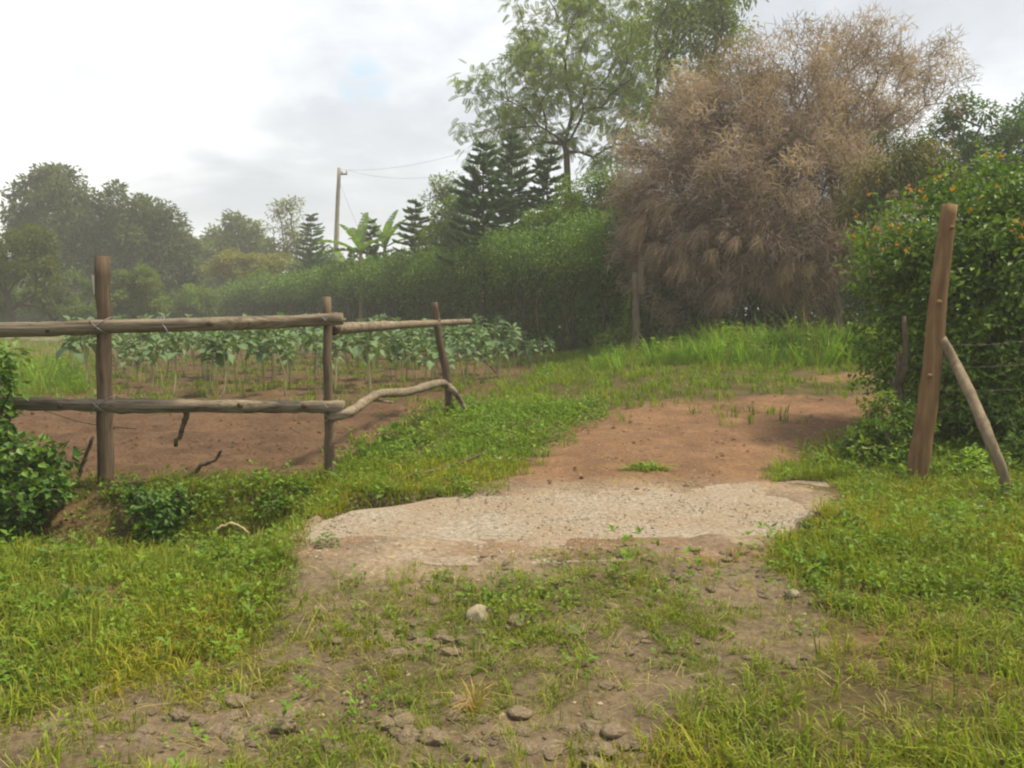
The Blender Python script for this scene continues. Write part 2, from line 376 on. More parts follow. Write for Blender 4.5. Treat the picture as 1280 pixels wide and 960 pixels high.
def ell(px, py, es):
    r = np.zeros(px.shape)
    for cx, cy, a, b in es:
        r = np.maximum(r, np.clip(1.6 - 1.2 * (((px - cx) / a) ** 2 + ((py - cy) / b) ** 2), 0, 1))
    return r
def masks(x, y, jit=0.16):
    s = np.clip(y / 7, 0.35, 2.5)
    x2 = x + jit * s * 1.6 * fbm(x * 1.7 / s, y * 1.7 / s, 41, 4); y2 = y + jit * s * 2.0 * fbm(x * 1.7 / s + 9, y * 1.7 / s + 4, 57, 4)
    px, py = pix(x2, y2, terrain_base(x2, y2))
    d = {k: inpoly(px, py, v).astype(float) for k, v in (('path', PATH), ('path2', PATH2), ('track', TRACK), ('soil', SOIL), ('plot', PLOT))}
    d['green'] = ell(px, py, GREEN); d['bare'] = ell(px, py, BARE)
    return d
gx = spaced(-230, -6.0, 6.0, 230, 0.066, 1.075); gy = spaced(-12, 2.0, 12.0, 260, 0.06, 1.05)
X, Y = np.meshgrid(gx, gy); Z = terrain(X, Y)
acc = None; NJ = 5
for k in range(NJ):
    mk = masks(X + R.normal(0, 0.05, X.shape) * np.clip(Y / 6, 0.4, 3), Y + R.normal(0, 0.07, Y.shape) * np.clip(Y / 6, 0.4, 3))
    acc = {q: v + (acc[q] if acc else 0) for q, v in mk.items()}
mk = {q: v / NJ for q, v in acc.items()}
col = np.zeros(X.shape + (3,)) + np.array([0.085, 0.068, 0.030])
def put(mask, c):
    global col
    col = col * (1 - mask[..., None]) + np.array(c) * mask[..., None]
put(sst(18, 26, Y) * (1 - .0 * Y), (0.105, 0.105, 0.036)); put(mk['plot'], (0.105, 0.07, 0.038)); put(mk['soil'], (0.108, 0.066, 0.039)); put(mk['track'], (0.152, 0.117, 0.074))
put(mk['bare'] * 0.9, (0.15, 0.098, 0.05)); put(mk['path'], (0.18, 0.107, 0.061)); put(mk['path2'] * 0.7, (0.2, 0.125, 0.06))
put(mk['green'] * (1 - mk['path']) * 0.6, (0.09, 0.075, 0.035))
pale = sst(3.9, 4.7, Y) * (1 - sst(6.3, 7.2, Y)) * np.maximum(mk['path'], mk['track'] * .7) * np.clip(0.75 + 1.3 * fbm(X * 1.8, Y * 1.8, 77, 4), 0, 1)
put(pale * 0.95, (0.265, 0.216, 0.155))
# furrows and clods in the dug soil, wheel wear in the track
Z = Z + (mk['soil'] + mk['plot']) * (0.02 * np.sin(Y * 9 + 1.5 * fbm(X * .6, Y * .6, 8)) + 0.05 * fbm(X * 5, Y * 5, 21, 4))
Z = Z + mk['track'] * 0.035 * np.abs(fbm(X * 7, Y * 7, 31, 3))
nx, ny = len(gx), len(gy)
i = (np.arange(ny - 1)[:, None] * nx + np.arange(nx - 1)[None]).ravel()
ground = build('ground', np.stack([X, Y, Z], -1).reshape(-1, 3), np.stack([i, i + 1, i + nx + 1, i + nx], -1), M['earth'], col=col.reshape(-1, 3), smooth=True)
tag(ground, kind='structure')
GZ = Z
def gz(x, y):                            # height of the ground sheet itself
    x = np.asarray(x, float); y = np.asarray(y, float)
    ii = np.clip(np.searchsorted(gx, x) - 1, 0, nx - 2); jj = np.clip(np.searchsorted(gy, y) - 1, 0, ny - 2)
    fx = np.clip((x - gx[ii]) / (gx[ii + 1] - gx[ii]), 0, 1); fy = np.clip((y - gy[jj]) / (gy[jj + 1] - gy[jj]), 0, 1)
    return (GZ[jj, ii] * (1 - fx) + GZ[jj, ii + 1] * fx) * (1 - fy) + (GZ[jj + 1, ii] * (1 - fx) + GZ[jj + 1, ii + 1] * fx) * fy
def onground(px, py):
    p = gp(px, py); return np.array([p[0], p[1], float(gz(p[0], p[1]))])

# ------------------------------------------------------------------ concrete slab over the ditch
def slab():
    top = 0.105
    def P(px, py):
        v = ray(px, py); t = (top - CAM_H) / v[2]; return np.array([v[0] * t, v[1] * t])
    cs = [P(384, 702), P(384, 658), P(436, 640), P(560, 622), P(760, 613), P(900, 606), P(1000, 600), P(1034, 602), P(1063, 629), P(1000, 650), P(960, 690), P(820, 702), P(560, 706)]
    out = []
    for a, b in zip(cs, cs[1:] + cs[:1]):
        n = max(3, int(np.linalg.norm(b - a) / 0.05))
        for k in range(n): out.append(a + (b - a) * k / n)
    O = np.array(out); n = len(O); c = np.array([0.35, 5.75])
    O = O + 0.035 * np.stack([fbm(O[:, 0] * 4, O[:, 1] * 4, 2, 3), fbm(O[:, 0] * 4, O[:, 1] * 4, 6, 3)], -1)
    V = []; rings = [(1.0, -0.17), (1.0, -0.02), (0.993, 0.0)] + [(s, 0.0) for s in np.linspace(0.95, 0.05, 20)]
    for s, dz in rings:
        Q = c + (O - c) * s
        z = top + dz + (0.020 * fbm(Q[:, 0] * 5, Q[:, 1] * 5, 15, 5) if dz > -0.1 else 0)
        V.append(np.stack([Q[:, 0], Q[:, 1], z + 0 * Q[:, 0]], -1))
    V = np.concatenate(V); k = np.arange(n); Fq = []
    for r in range(len(rings) - 1): Fq.append(np.stack([r * n + k, r * n + (k + 1) % n, (r + 1) * n + (k + 1) % n, (r + 1) * n + k], -1))
    V = np.vstack([V, [[c[0], c[1], top]]]); b = (len(rings) - 1) * n
    o = build('concrete_slab', V, [np.concatenate(Fq), np.stack([b + k, b + (k + 1) % n, np.full(n, len(V) - 1)], -1)], M['concrete'], smooth=False, origin=(c[0], c[1], top - 0.17))
    tag(o, 'rough pale concrete slab bridging the ditch where the dirt path begins', 'slab')
slab()

# ------------------------------------------------------------------ fence of poles on the left
def straight(name, a, b, r0, r1, mat, parent, sides=12, n=14, wob=0.02, bend=0.02, origin=None, ridge=0.03):
    P = curve([a, b], n); P[1:-1] += R.normal(0, 1, (n - 2, 3)) * bend * 0.25
    V, Fs = tube(P, np.linspace(r0, r1, n) * (1 + 0.05 * R.normal(size=n)), sides, wob=wob, ridge=ridge)
    return build(name, V, Fs, mat, parent, smooth=True, origin=origin)
pb1 = onground(131, 602); pb2 = onground(413, 598); pb3 = onground(562, 520)
fence = empty('pole_fence', pb1)
tag(fence, 'rustic pole fence of two rails on crooked posts beside the dug plot', 'fence')
straight('post', pb1 - [0, 0, .1], at(127, 320, pb1[1]), 0.062, 0.055, M['post_dark'], fence, ridge=0.07)
straight('post', pb2 - [0, 0, .1], at(408, 371, pb2[1]), 0.046, 0.038, M['post_grey'], fence)
d3 = pb3[1]
V, Fs = tube(curve([pb3 - [0, 0, .08], at(561, 490, d3), at(557, 460, d3), at(549, 425, d3), at(546, 400, d3), at(543, 378, d3)], 16), np.linspace(0.062, 0.042, 16), 10, wob=0.05)
build('post', V, Fs, M['post_dark'], fence, smooth=True)
dr = pb1[1] - 0.115; dr2 = pb2[1] - 0.10
V, Fs = tube(curve([at(-60, 413, dr), at(60, 411, dr), at(130, 408, dr), at(250, 405, dr), at(350, 402, dr2), at(428, 398, dr2)], 40), np.linspace(0.060, 0.052, 40) * (1 + 0.04 * R.normal(size=40)), 14, wob=0.03, ridge=0.05)
build('rail', V, Fs, M['rail'], fence, smooth=True)
V, Fs = tube(curve([at(-60, 500, dr), at(10, 503, dr), at(130, 506, dr), at(250, 507, dr), at(350, 508, dr2), at(430, 508, dr2)], 40), np.linspace(0.055, 0.050, 40) * (1 + 0.07 * R.normal(size=40)), 14, wob=0.05, ridge=0.08)
build('rail', V, Fs, M['rail'], fence, smooth=True)
V, Fs = tube(curve([at(417, 411, pb2[1] + 0.06), at(470, 408, 7.9), at(543, 404, d3 - 0.11), at(588, 402, d3 + 0.55)], 24), np.linspace(0.054, 0.038, 24) * (1 + 0.04 * R.normal(size=24)), 12, wob=0.03)
build('rail', V, Fs, M['rail'], fence, smooth=True)
V, Fs = tube(curve([at(414, 522, dr2), at(438, 515, 6.75), at(458, 501, 7.1), at(476, 492, 7.6), at(508, 490, 8.4), at(537, 482, 9.2), at(554, 479, d3 - 0.13), at(568, 490, d3 - 0.1), at(577, 503, d3), at(585, 518, d3)], 50), np.concatenate([np.linspace(0.040, 0.050, 36), np.linspace(0.048, 0.022, 14)]) * (1 + 0.06 * R.normal(size=50)), 10, wob=0.05)
tag(build('rail', V, Fs, M['rail'], fence, smooth=True), 'crooked branch used as the lower rail')
V, Fs = tube(curve([at(455, 499, 7.35), at(490, 503, 7.8)], 8), 0.014, 6); build('rail', V, Fs, M['rail'], fence, smooth=True)
# tin plate nailed to the side of the first post, twist of wire round the top rail
c = at(119, 356, pb1[1] - 0.02); w, h_, t_ = 0.018, 0.078, 0.006
bx = np.array([[sx * w, sy * t_, sz * h_] for sx in (-1, 1) for sy in (-1, 1) for sz in (-1, 1)]) + c
BOXF = np.array([[0, 1, 3, 2], [4, 6, 7, 5], [0, 4, 5, 1], [2, 3, 7, 6], [0, 2, 6, 4], [1, 5, 7, 3]])
bx[:, 0] += (bx[:, 2] - c[2]) * -0.08
build('tin_plate', bx, BOXF, M['metal'], fence)
for k in range(3):
    q = at(198 + 4 * k, 406, dr); an = np.linspace(0, 2 * np.pi, 14)
    V, Fs = tube(np.stack([q[0] + 0.012 * np.sin(an * .5), q[1] + 0.066 * np.cos(an), q[2] + 0.066 * np.sin(an)], -1), 0.003, 5); build('wire_tie', V, Fs, M['wire'], fence, smooth=True)
V, Fs = tube(curve([at(203, 405, dr - 0.07), at(208, 412, dr - 0.08), at(211, 420, dr - 0.07)], 8), 0.004, 5); build('wire_tie', V, Fs, M['wire'], fence, smooth=True)

for (jx, jy, jd, rr_) in ((129, 408, dr + .055, .125), (130, 506, dr + .055, .125), (410, 400, dr2 + .05, .10), (413, 508, dr2 + .05, .10), (414, 521, dr2 + .05, .085), (544, 404, d3 - .05, .10)):
    for k in range(2):
        q = at(jx, jy, jd); an = np.linspace(0, 2 * np.pi, 18); sg = 1 if k else -1
        V, Fs = tube(np.stack([q[0] + rr_ * .72 * np.cos(an), q[1] + rr_ * .98 * np.sin(an), q[2] + sg * rr_ * .62 * np.cos(an)], -1), 0.0035, 5); build('wire_tie', V, Fs, M['wire'], fence, smooth=True)
for (kx, ky, kd) in ((60, 411, dr), (262, 404, dr), (330, 403, dr2), (75, 504, dr), (300, 507, dr), (380, 508, dr2), (200, 507, dr)):
    q = at(kx, ky + R.uniform(-3, 3), kd - .045); V, Fs = tube(np.array([q, q + [.006, -.014, .004], q + [.008, -.022, .006]]), [.024, .017, .006], 8, wob=.15); build('knot', V, Fs, M['post_dark'], fence, smooth=True)

# ------------------------------------------------------------------ gate post and its prop on the right, barbed wire
rb = onground(1147, 600); q2 = at(1187, 256, rb[1] + 0.05)
gpst = empty('gate_post', rb); tag(gpst, 'thick reddish brown gate post leaning right in front of the flowering hedge', 'post')
P = curve([rb - [0.03, 0, .15], rb + (q2 - rb) * 0.35 + [0.012, 0, 0], rb + (q2 - rb) * 0.7 + [-0.006, 0, 0], q2], 26)
V, Fs = tube(P, np.linspace(0.088, 0.060, 26) * (1 + 0.025 * R.normal(size=26)), 16, wob=0.02, ridge=0.03); build('trunk', V, Fs, M['gate_wood'], gpst, smooth=True)
for px, py in ((1186, 285), (1170, 378), (1158, 470)):
    q = at(px + 3, py, rb[1] - 0.075); V, Fs = tube(np.array([q, q + [0.01, -0.02, 0.004], q + [0.012, -0.028, 0.006]]), [0.024, 0.017, 0.004], 8); build('knot', V, Fs, M['gate_wood'], gpst, smooth=True)
pp = onground(1258, 622)
V, Fs = tube(curve([pp - [-.02, 0, .06], at(1253, 590, pp[1]), at(1238, 552, pp[1] + .05), at(1215, 497, (pp[1] + rb[1]) / 2), at(1193, 453, rb[1] - .05), at(1176, 424, rb[1] - .02)], 28), np.linspace(0.040, 0.046, 28) * (1 + 0.03 * R.normal(size=28)), 12, wob=0.03)
tag(build('prop_pole', V, Fs, M['prop_wood'], None, smooth=True, origin=pp), 'curved pale pole propping the leaning gate post from the right side', 'pole')
for k, (y0, y1) in enumerate(((432, 426), (459, 455), (487, 486))):
    a = at(1168 - k * 3, y0, rb[1] + .1); b = at(1300, y1, rb[1] + .35); b2 = b + (b - a) * 1.5
    mb = MB(); Pw = curve([a, (a + b) / 2 - [0, 0, .012], b, b2], 30); mb.add(*tube(Pw, 0.0017, 5))
    for f in np.linspace(0.08, 0.95, 18):
        c = Pw[int(f * 29)]; dv = rdir(1)[0] * 0.018; mb.add(*tube(np.array([c - dv, c, c + dv]), 0.002, 4)); dv = rdir(1)[0] * 0.018; mb.add(*tube(np.array([c - dv, c, c + dv]), 0.002, 4))
    tag(mb.build('barbed_wire', M['rust'], origin=a), ['topmost', 'middle', 'lowest'][k] + ' of three barbed wires running right from the leaning gate post', 'wire', 'barbed wires at the gate post')

# post with a nailed plank beyond the plot
b4 = onground(796, 442); ps = empty('plank_post', b4); tag(ps, 'weathered grey post with a plank nailed to its top, before the dark hedge', 'post')
def boxbar(a, b, w, t):
    a = np.asarray(a); b = np.asarray(b); V = []
    for p in (a, b):
        for sx, sy in ((-1, -1), (1, -1), (1, 1), (-1, 1)): V.append(p + [sx * w / 2, sy * t / 2, 0])
    return np.array(V), np.array([[3, 2, 1, 0], [4, 5, 6, 7], [0, 1, 5, 4], [1, 2, 6, 5], [2, 3, 7, 6], [3, 0, 4, 7]])
straight('post', b4 - [0, 0, .1], at(795, 341, b4[1]), 0.095, 0.075, M['post_grey'], ps, ridge=0.08)
V, Fs = boxbar(at(801, 368, b4[1] - .11), at(801.5, 320, b4[1] - .11), 0.13, 0.05); build('plank', V, Fs, M['post_grey'], ps)

# utility pole, its lines and stay
ub = at(415, 372, 47); ub[2] = float(gz(ub[0], ub[1])); ut = at(424, 210, 47)
up = empty('utility_pole', ub); tag(up, 'tall bare wooden utility pole rising behind the hedge', 'utility pole')
straight('pole', ub - [0, 0, .3], ut, 0.17, 0.11, M['pole'], up, ridge=0.0, bend=0.03)
V, Fs = tube(np.array([ut - [0.1, 0, .35], ut + [.45, 0, -.35]]), 0.05, 6); build('bracket', V, Fs, M['post_dark'], up)
for k, dx in enumerate((0.16, 0.42)):
    q = ut + [dx, 0, -.3]; V, Fs = tube(np.array([q, q + [0, 0, .08], q + [0, 0, .12], q + [0, 0, .2]]), [.03, .06, .05, .02], 8); build('insulator', V, Fs, M['metal'], up, smooth=True)
def cable(name, a, b, sag, r, label, cat, group=None):
    t = np.linspace(0, 1, 24)[:, None]; P = a + (b - a) * t; P[:, 2] -= sag * 4 * (t * (1 - t))[:, 0]
    V, Fs = tube(P, r, 5); tag(build(name, V, Fs, M['wire'], None, smooth=True, origin=a), label, cat, group)
cable('overhead_line', ut + [.16, 0, -.1], at(800, 92, 30), 1.0, 0.0065, 'upper thin line from the utility pole up into the leafy tree', 'cable', 'overhead lines')
cable('overhead_line', ut + [.42, 0, -.1], at(812, 112, 30), 1.55, 0.0065, 'lower thin line from the utility pole up into the leafy tree', 'cable', 'overhead lines')
gb = at(500, 388, 49); gb[2] = float(gz(gb[0], gb[1])); cable('stay_wire', ut - [0, 0, .8], gb, 0.0, 0.0065, 'slanting stay wire from the utility pole down behind the hedge', 'cable')

# ------------------------------------------------------------------ trees: cluster centres joined into a branching skeleton
def lob(px, py, rx, ry, d, ryd=None):
    c = at(px, py, d); k = d / F
    return (c, np.array([rx * k, (ryd if ryd is not None else rx * 0.85) * k, ry * k]))
def sample_lobes(lobes, n, shell=0.35, lumps=True):
    vol = np.array([np.prod(r) ** 0.8 for _, r in lobes]); k = R.choice(len(lobes), n, p=vol / vol.sum())
    u = rdir(n) * (R.uniform(shell, 1, (n, 1)) ** (1 / 2.2))
    C = np.array([l[0] for l in lobes]); S = np.array([l[1] for l in lobes])
    return C[k] + u * S[k], u, k
def skeleton(base, fork, pts, r_trunk, r_tip=0.008, alpha=0.45, lean=None):
    nodes = list(curve([base, (np.asarray(base) + fork) / 2 + (lean if lean is not None else 0), fork], 5)); par = [-1, 0, 1, 2, 3]; plen = [0, 0, 0, 0, 0]
    order = np.argsort(np.linalg.norm(pts - fork, axis=1)); cnt = []
    for q in pts[order]:
        A = np.array(nodes[2:]); d = np.linalg.norm(A - q, axis=1)
        up = np.clip((A[:, 2] - q[2]) / np.maximum(d, .01), 0, 1)        # avoid growing straight down
        j = int(np.argmin(d * (1 + 0.5 * up) + alpha * np.array(plen[2:]))) + 2
        a = nodes[j]; L = d[j - 2]
        m = a + (q - a) * 0.5 + R.normal(0, 0.07, 3) * L + [0, 0, 0.05 * L]
        nodes.append(m); par.append(j); plen.append(plen[j] + L / 2)
        nodes.append(q); par.append(len(nodes) - 2); plen.append(plen[j] + L)
    n = len(nodes); c = np.zeros(n)
    for k in range(n - 1, 0, -1):
        c[k] += 0.5; c[par[k]] += c[k]
    c = np.maximum(c, 0.5); rad = np.maximum(r_tip, r_trunk * (c / c[0]) ** 0.52); rad[0] = r_trunk * 1.25
    N = np.array(nodes); i = np.arange(1, n); p = np.array(par[1:])
    rs = np.minimum(rad[p], rad[i] * 1.7)
    return frusta(N[p], N[i], rs, rad[i], 6), N
def tree(name, label, cat, base, lobes, n_cl, k, rc, leaf, cols, r_trunk, fork_frac=0.35, fork=None, mat='leaf', bark='bark', group=None, shell=0.35, down=0.2, frond=False, flat=1.0, var=0.2):
    base = np.array(base, float); pts, u, kk = sample_lobes(lobes, n_cl, shell)
    if fork is None:
        c = np.mean([l[0] for l in lobes], 0); fork = base + (c - base) * fork_frac
    root = empty(name, base); tag(root, label, cat, group)
    (V, Fq), _ = skeleton(base - [0, 0, .1], np.array(fork), pts, r_trunk)
    build('trunk', V, Fq, M[bark], root, smooth=True)
    n = n_cl * k; ci = np.repeat(np.arange(n_cl), k)
    sz = R.uniform(0.6, 1.25, n_cl)[ci][:, None]
    off = rdir(n) * R.uniform(0.15, 1, (n, 1)) ** 0.6 * rc * sz * np.array([1, 1, 0.75 * flat])
    Pp = pts[ci] + off
    D = unit(off) * 0.9 + rdir(n) * 0.7 + np.array([0, 0, -down]); Nn = rdir(n) * 0.6 + np.array([0, 0, 1.0])
    L = leaf[0] * R.uniform(0.7, 1.25, n); Wd = leaf[1] * R.uniform(0.75, 1.2, n)
    if frond:                                   # pinnate leaf: paired leaflets along a rachis
        m = 6; D = unit(D); S = unit(np.cross(D, Nn)); U = np.cross(S, D)
        t = (np.arange(m) + 0.6) / m
        B = Pp[:, None] + D[:, None] * (L[:, None] * t)[..., None] - U[:, None] * (L[:, None] * t ** 2 * 0.25)[..., None]
        mb = MB(); cc = np.asarray(cols)[R.randint(0, len(cols), n_cl)][ci] * (1 + R.uniform(-var, var, (n, 1)))
        for s in (-1, 1):
            dd = (S * s)[:, None] * 0.9 + D[:, None] * 0.5 - U[:, None] * 0.15
            ll = (Wd[:, None] * (1.15 - (t - 0.4) ** 2 * 1.6))
            V, Fq = leaves(B.reshape(-1, 3), np.broadcast_to(dd, B.shape).reshape(-1, 3), np.repeat(U, m, 0), ll.ravel(), (L[:, None] / m * 1.0 + 0 * ll).ravel())
            mb.add(V, Fq, np.repeat(cc, m * 4, axis=0))
        mb.build('crown', M[mat], root)
    else:
        V, Fq = leaves(Pp, D, Nn, L, Wd)
        cc = np.asarray(cols)[R.randint(0, len(cols), n_cl)][ci] * (1 + R.uniform(-var, var, (n, 1)))
        build('crown', V, Fq, M[mat], root, np.repeat(cc, 4, axis=0))
    return root
def gbase(px, d):
    p = at(px, 400, d); return np.array([p[0], d, float(gz(p[0], d))])

# the dead brown tree
def dead_tree():
    d = 20.5; base = gbase(1042, d)
    L = [lob(860, 255, 95, 150, d - 0.5), lob(940, 175, 115, 112, d), lob(1010, 130, 120, 98, d), lob(1080, 125, 85, 95, d + .3), lob(1163, 88, 42, 64, d + .3), lob(1000, 250, 140, 95, d - 1.0), lob(900, 330, 60, 58, d - 1.2), lob(1010, 325, 80, 60, d - .8), lob(1090, 230, 70, 90, d + .5), lob(800, 240, 42, 95, d - .3), lob(865, 125, 50, 40, d), lob(1040, 250, 90, 80, d - .6), lob(840, 290, 72, 72, d - .8), lob(905, 230, 110, 110, d - .8), lob(960, 290, 80, 70, d - 1.2)]
    root = empty('dead_tree', base); tag(root, 'big leafless tree with a broad dome of dry pinkish brown twigs', 'tree')
    pts, u, k = sample_lobes(L, 1650, 0.15)
    droop = [lob(902, 368, 20, 22, d - 1.6), lob(868, 312, 40, 34, d - 1.6), lob(950, 330, 70, 20, d - 1.5), lob(820, 280, 40, 40, d - 1.2), lob(990, 340, 40, 34, d - 1.4), lob(1040, 320, 30, 34, d - 1.2), lob(812, 300, 28, 34, d - 1.0), lob(930, 300, 40, 30, d - 1.9)]
    pd, ud, kd = sample_lobes(droop, 260, 0.2)
    allp = np.vstack([pts, pd]); fork = at(1030, 335, d)
    (V, Fq), _ = skeleton(base - [0, 0, .15], fork, allp, 0.24, 0.007, alpha=0.6, lean=np.array([0.1, 0, 0]))
    build('trunk', V, Fq, M['bark_dead'], root, smooth=True)
    mb = MB(); ctr = at(1010, 300, d)
    base_c = np.array([[0.235, 0.178, 0.143], [0.20, 0.152, 0.124], [0.165, 0.125, 0.102], [0.27, 0.205, 0.162], [0.145, 0.112, 0.086]])
    kk = 76; ci = np.repeat(np.arange(len(pts)), kk); n = len(ci)
    out = unit(pts - ctr)[ci]
    off = rdir(n) * R.uniform(0, 1, (n, 1)) ** .5 * 0.38
    D = out * 0.7 + np.array([0, 0, 0.1]) + rdir(n) * 0.85
    Lh = np.array([l[1] for l in L])
    col = base_c[R.randint(0, 5, len(pts))][ci] * (1 + R.uniform(-.22, .22, (n, 1)))
    V, Fs, C = strands(pts[ci] + off, D, R.uniform(0.12, 0.36, n), 0.0088, R.uniform(0, 1.0, n), col); mb.add(V, Fs, C)
    kk = 55; ci = np.repeat(np.arange(len(pd)), kk); n = len(ci)
    bd = unit(unit(pd - ctr) * 0.7 + [0, -0.3, -0.5])[ci]
    col = np.array([[0.27, 0.198, 0.13], [0.22, 0.16, 0.107], [0.17, 0.126, 0.085]])[R.randint(0, 3, len(pd))][ci] * (1 + R.uniform(-.2, .2, (n, 1)))
    V, Fs, C = strands(pd[ci] + rdir(n) * 0.10, bd + rdir(n) * 0.6, R.uniform(0.15, 0.42, n), 0.0066, R.uniform(.5, 1.3, n), col); mb.add(V, Fs, C)
    mb.build('crown', M['dead'], root)
dead_tree()

# tall feathery tree and its darker neighbour
d = 34
tree('feathery_tree', 'tall open tree of light green feathery leaves, its forked trunk above the conifers', 'tree', gbase(718, d),
     [lob(640, 110, 58, 62, d), lob(605, 150, 30, 40, d), lob(700, 60, 75, 70, d), lob(760, 40, 70, 80, d), lob(760, 150, 60, 60, d + 1), lob(690, 150, 60, 40, d), lob(700, -25, 60, 45, d), lob(640, 190, 40, 24, d - 1), lob(795, 100, 45, 80, d + 1), lob(610, 95, 28, 24, d), lob(592, 130, 22, 26, d), lob(650, 70, 40, 34, d), lob(620, 200, 34, 24, d)],
     190, 32, 0.75, (0.38, 0.10), [(0.17, 0.20, 0.085), (0.195, 0.225, 0.095), (0.15, 0.185, 0.08), (0.21, 0.23, 0.11)], 0.15, fork=at(708, 190, d), frond=True, down=0.3, shell=0.3)
d = 31
tree('dark_crowned_tree', 'tall darker tree whose crown shows above the dead brown tree', 'tree', gbase(872, d),
     [lob(860, 45, 60, 60, d), lob(905, 0, 55, 55, d), lob(840, -20, 60, 55, d), lob(850, 110, 50, 50, d), lob(930, -40, 50, 40, d)],
     90, 120, 0.75, (0.22, 0.08), [(0.125, 0.15, 0.055), (0.145, 0.17, 0.06), (0.105, 0.13, 0.05)], 0.16, fork=at(870, 180, d), down=0.4)

# conifers with tiered branches
def conifer(label, px, top, bot, wid, d, cols, group='tiered conifers behind the hedge'):
    base = gbase(px, d); tp = at(px, top, d); hgt = tp[2] - base[2]; vis = (bot - top) / F * d; half = wid / F * d
    root = empty('conifer_tree', base); tag(root, label, 'tree', group)
    mt = MB(); mt.add(*tube(np.array([base - [0, 0, .1], base + [0, 0, hgt * .5], tp]), [0.10, 0.07, 0.012], 7))
    mc = MB(); z = 0.12; lev = 0
    while z < vis + 1.0:
        f = min(1, z / vis); Lb = half * (0.16 + 0.84 * f ** 0.85) * R.uniform(.9, 1.1); nb = 7
        for b in range(nb):
            a = 2 * np.pi * (b / nb) + lev * 0.7 + R.normal(0, .25); hd = np.array([math.cos(a), math.sin(a), 0])
            t = np.linspace(0, 1, 7)[:, None]; Lr = Lb * R.uniform(.65, 1.15)
            Pb = tp - [0, 0, z + R.normal(0, .06)] + hd * Lr * t + np.array([0, 0, 1]) * (Lr * (R.normal(-.06, .08) * t + R.uniform(.15, .4) * t ** 2.2))
            mt.add(*tube(Pb, np.linspace(0.022, 0.006, 7), 4, caps=False))
            n = int(60 + 110 * Lr); u = R.uniform(0.12, 1, n); Q = np.stack([np.interp(u, t[:, 0], Pb[:, q]) for q in range(3)], -1)
            sd = np.cross(hd, [0, 0, 1]); sg = R.choice([-1, 1], n)[:, None]
            D = hd * 0.8 + sd * sg * R.uniform(.2, .9, (n, 1)) + np.array([0, 0, 1]) * R.uniform(.1, .7, (n, 1))
            V, Fq = leaves(Q, D, rdir(n), R.uniform(.18, .34, n) * (0.6 + 0.4 * min(1, Lr)), R.uniform(.04, .07, n), fold=0.05)
            mc.add(V, Fq, pick_cols(n, cols, .25))
        z += R.uniform(.27, .36); lev += 1
    mt.build('trunk', M['bark'], root, smooth=True); mc.build('crown', M['needle'], root)
CF = [(0.030, 0.062, 0.034), (0.040, 0.078, 0.040), (0.024, 0.050, 0.030)]
CF2 = [(0.045, 0.085, 0.038), (0.06, 0.10, 0.045), (0.036, 0.07, 0.035)]
conifer('dark conifer with wide spiky tiers, leftmost of the three tall ones', 604, 182, 300, 54, 29, CF)
conifer('tall dark conifer in the middle of the three behind the hedge', 640, 172, 300, 46, 30.5, CF)
conifer('dark conifer just left of the feathery tree trunk', 684, 188, 285, 42, 28.5, CF)
conifer('small round-topped conifer beside the banana plants', 519, 253, 302, 25, 38, CF2)
conifer('little tiered conifer among the banana leaves', 463, 276, 330, 26, 43, CF2)
conifer('slender tiered conifer just left of the utility pole', 389, 268, 350, 30, 54, CF2)

# banana plants
def banana_leaf_mesh(name, L, wd, tears, seed):
    rs = np.random.RandomState(seed); n = 14; t = np.linspace(0, 1, n); mid = np.stack([t * L, 0 * t, L * (0.0 - 0.34 * t ** 2.4)], -1)
    w = wd * np.clip(np.sin(np.pi * np.clip(t * 0.93 + 0.03, 0, 1)) ** 0.6, 0.03, 1)
    mb = MB()
    for s in (-1, 1):
        for k in range(n - 1):
            gap = rs.uniform(0.1, 0.5) if rs.rand() < tears else 0.0
            a0 = mid[k]; a1 = mid[k + 1] * 1.0; e0 = a0 + [0.08 * wd, s * w[k], 0.28 * w[k]]; e1 = a1 + np.array([0.08 * wd, s * w[k + 1], 0.28 * w[k + 1]])
            if gap: e1 = e1 + (e0 - e1) * gap - [0, 0, gap * 0.2 * wd]; 
            mb.add(np.array([a0, a1, e1, e0]), np.array([[0, 1, 2, 3]]), np.array([0.085, 0.13, 0.04]) * rs.uniform(.8, 1.2))
    V, Fs = tube(mid - [0, 0, .01], np.linspace(0.03, 0.008, n), 4); mb.add(V, Fs, np.array([0.2, 0.26, 0.08]))
    V, Fs, C = mb.data(); return mesh_of(name, V, Fs, M['banana'], C)
BL = [banana_leaf_mesh('banana_leaf', 2.6, 0.30, p, k) for k, p in enumerate((0.1, 0.3, 0.5))]
def banana(label, px, d, ph, specs):
    base = gbase(px, d); root = empty('banana_plant', base); tag(root, label, 'banana plant', 'banana plants behind the hedge')
    V, Fs = tube(curve([base, base + [0.03, 0, ph * .5], base + [0, 0, ph]], 8), np.linspace(.16, .09, 8), 8); build('stem', V, Fs, M['prop_wood'], root, smooth=True)
    for k, (az, el, s) in enumerate(specs):
        o = bpy.data.objects.new('leaf', BL[k % 3]); COL.objects.link(o); o.parent = root
        o.location = (0, 0, ph - 0.15 + 0.03 * k); o.rotation_euler = (R.uniform(-.3, .3), -math.radians(el), math.radians(az)); s *= .82; o.scale = (s, s, s)
banana('banana plant with leaves fanning out left of the little conifer', 452, 41, 4.3, [(172, 34, 1.05), (80, 82, 1.1), (165, 16, .95), (20, 45, 1), (250, 50, 1), (310, 30, .9), (120, 55, 1)])
banana('banana plant with two upright leaves behind the little conifer', 482, 43, 4.7, [(150, 70, 1.15), (60, 80, 1.1), (200, 30, .9), (0, 30, 1), (290, 45, 1), (340, 62, .9)])
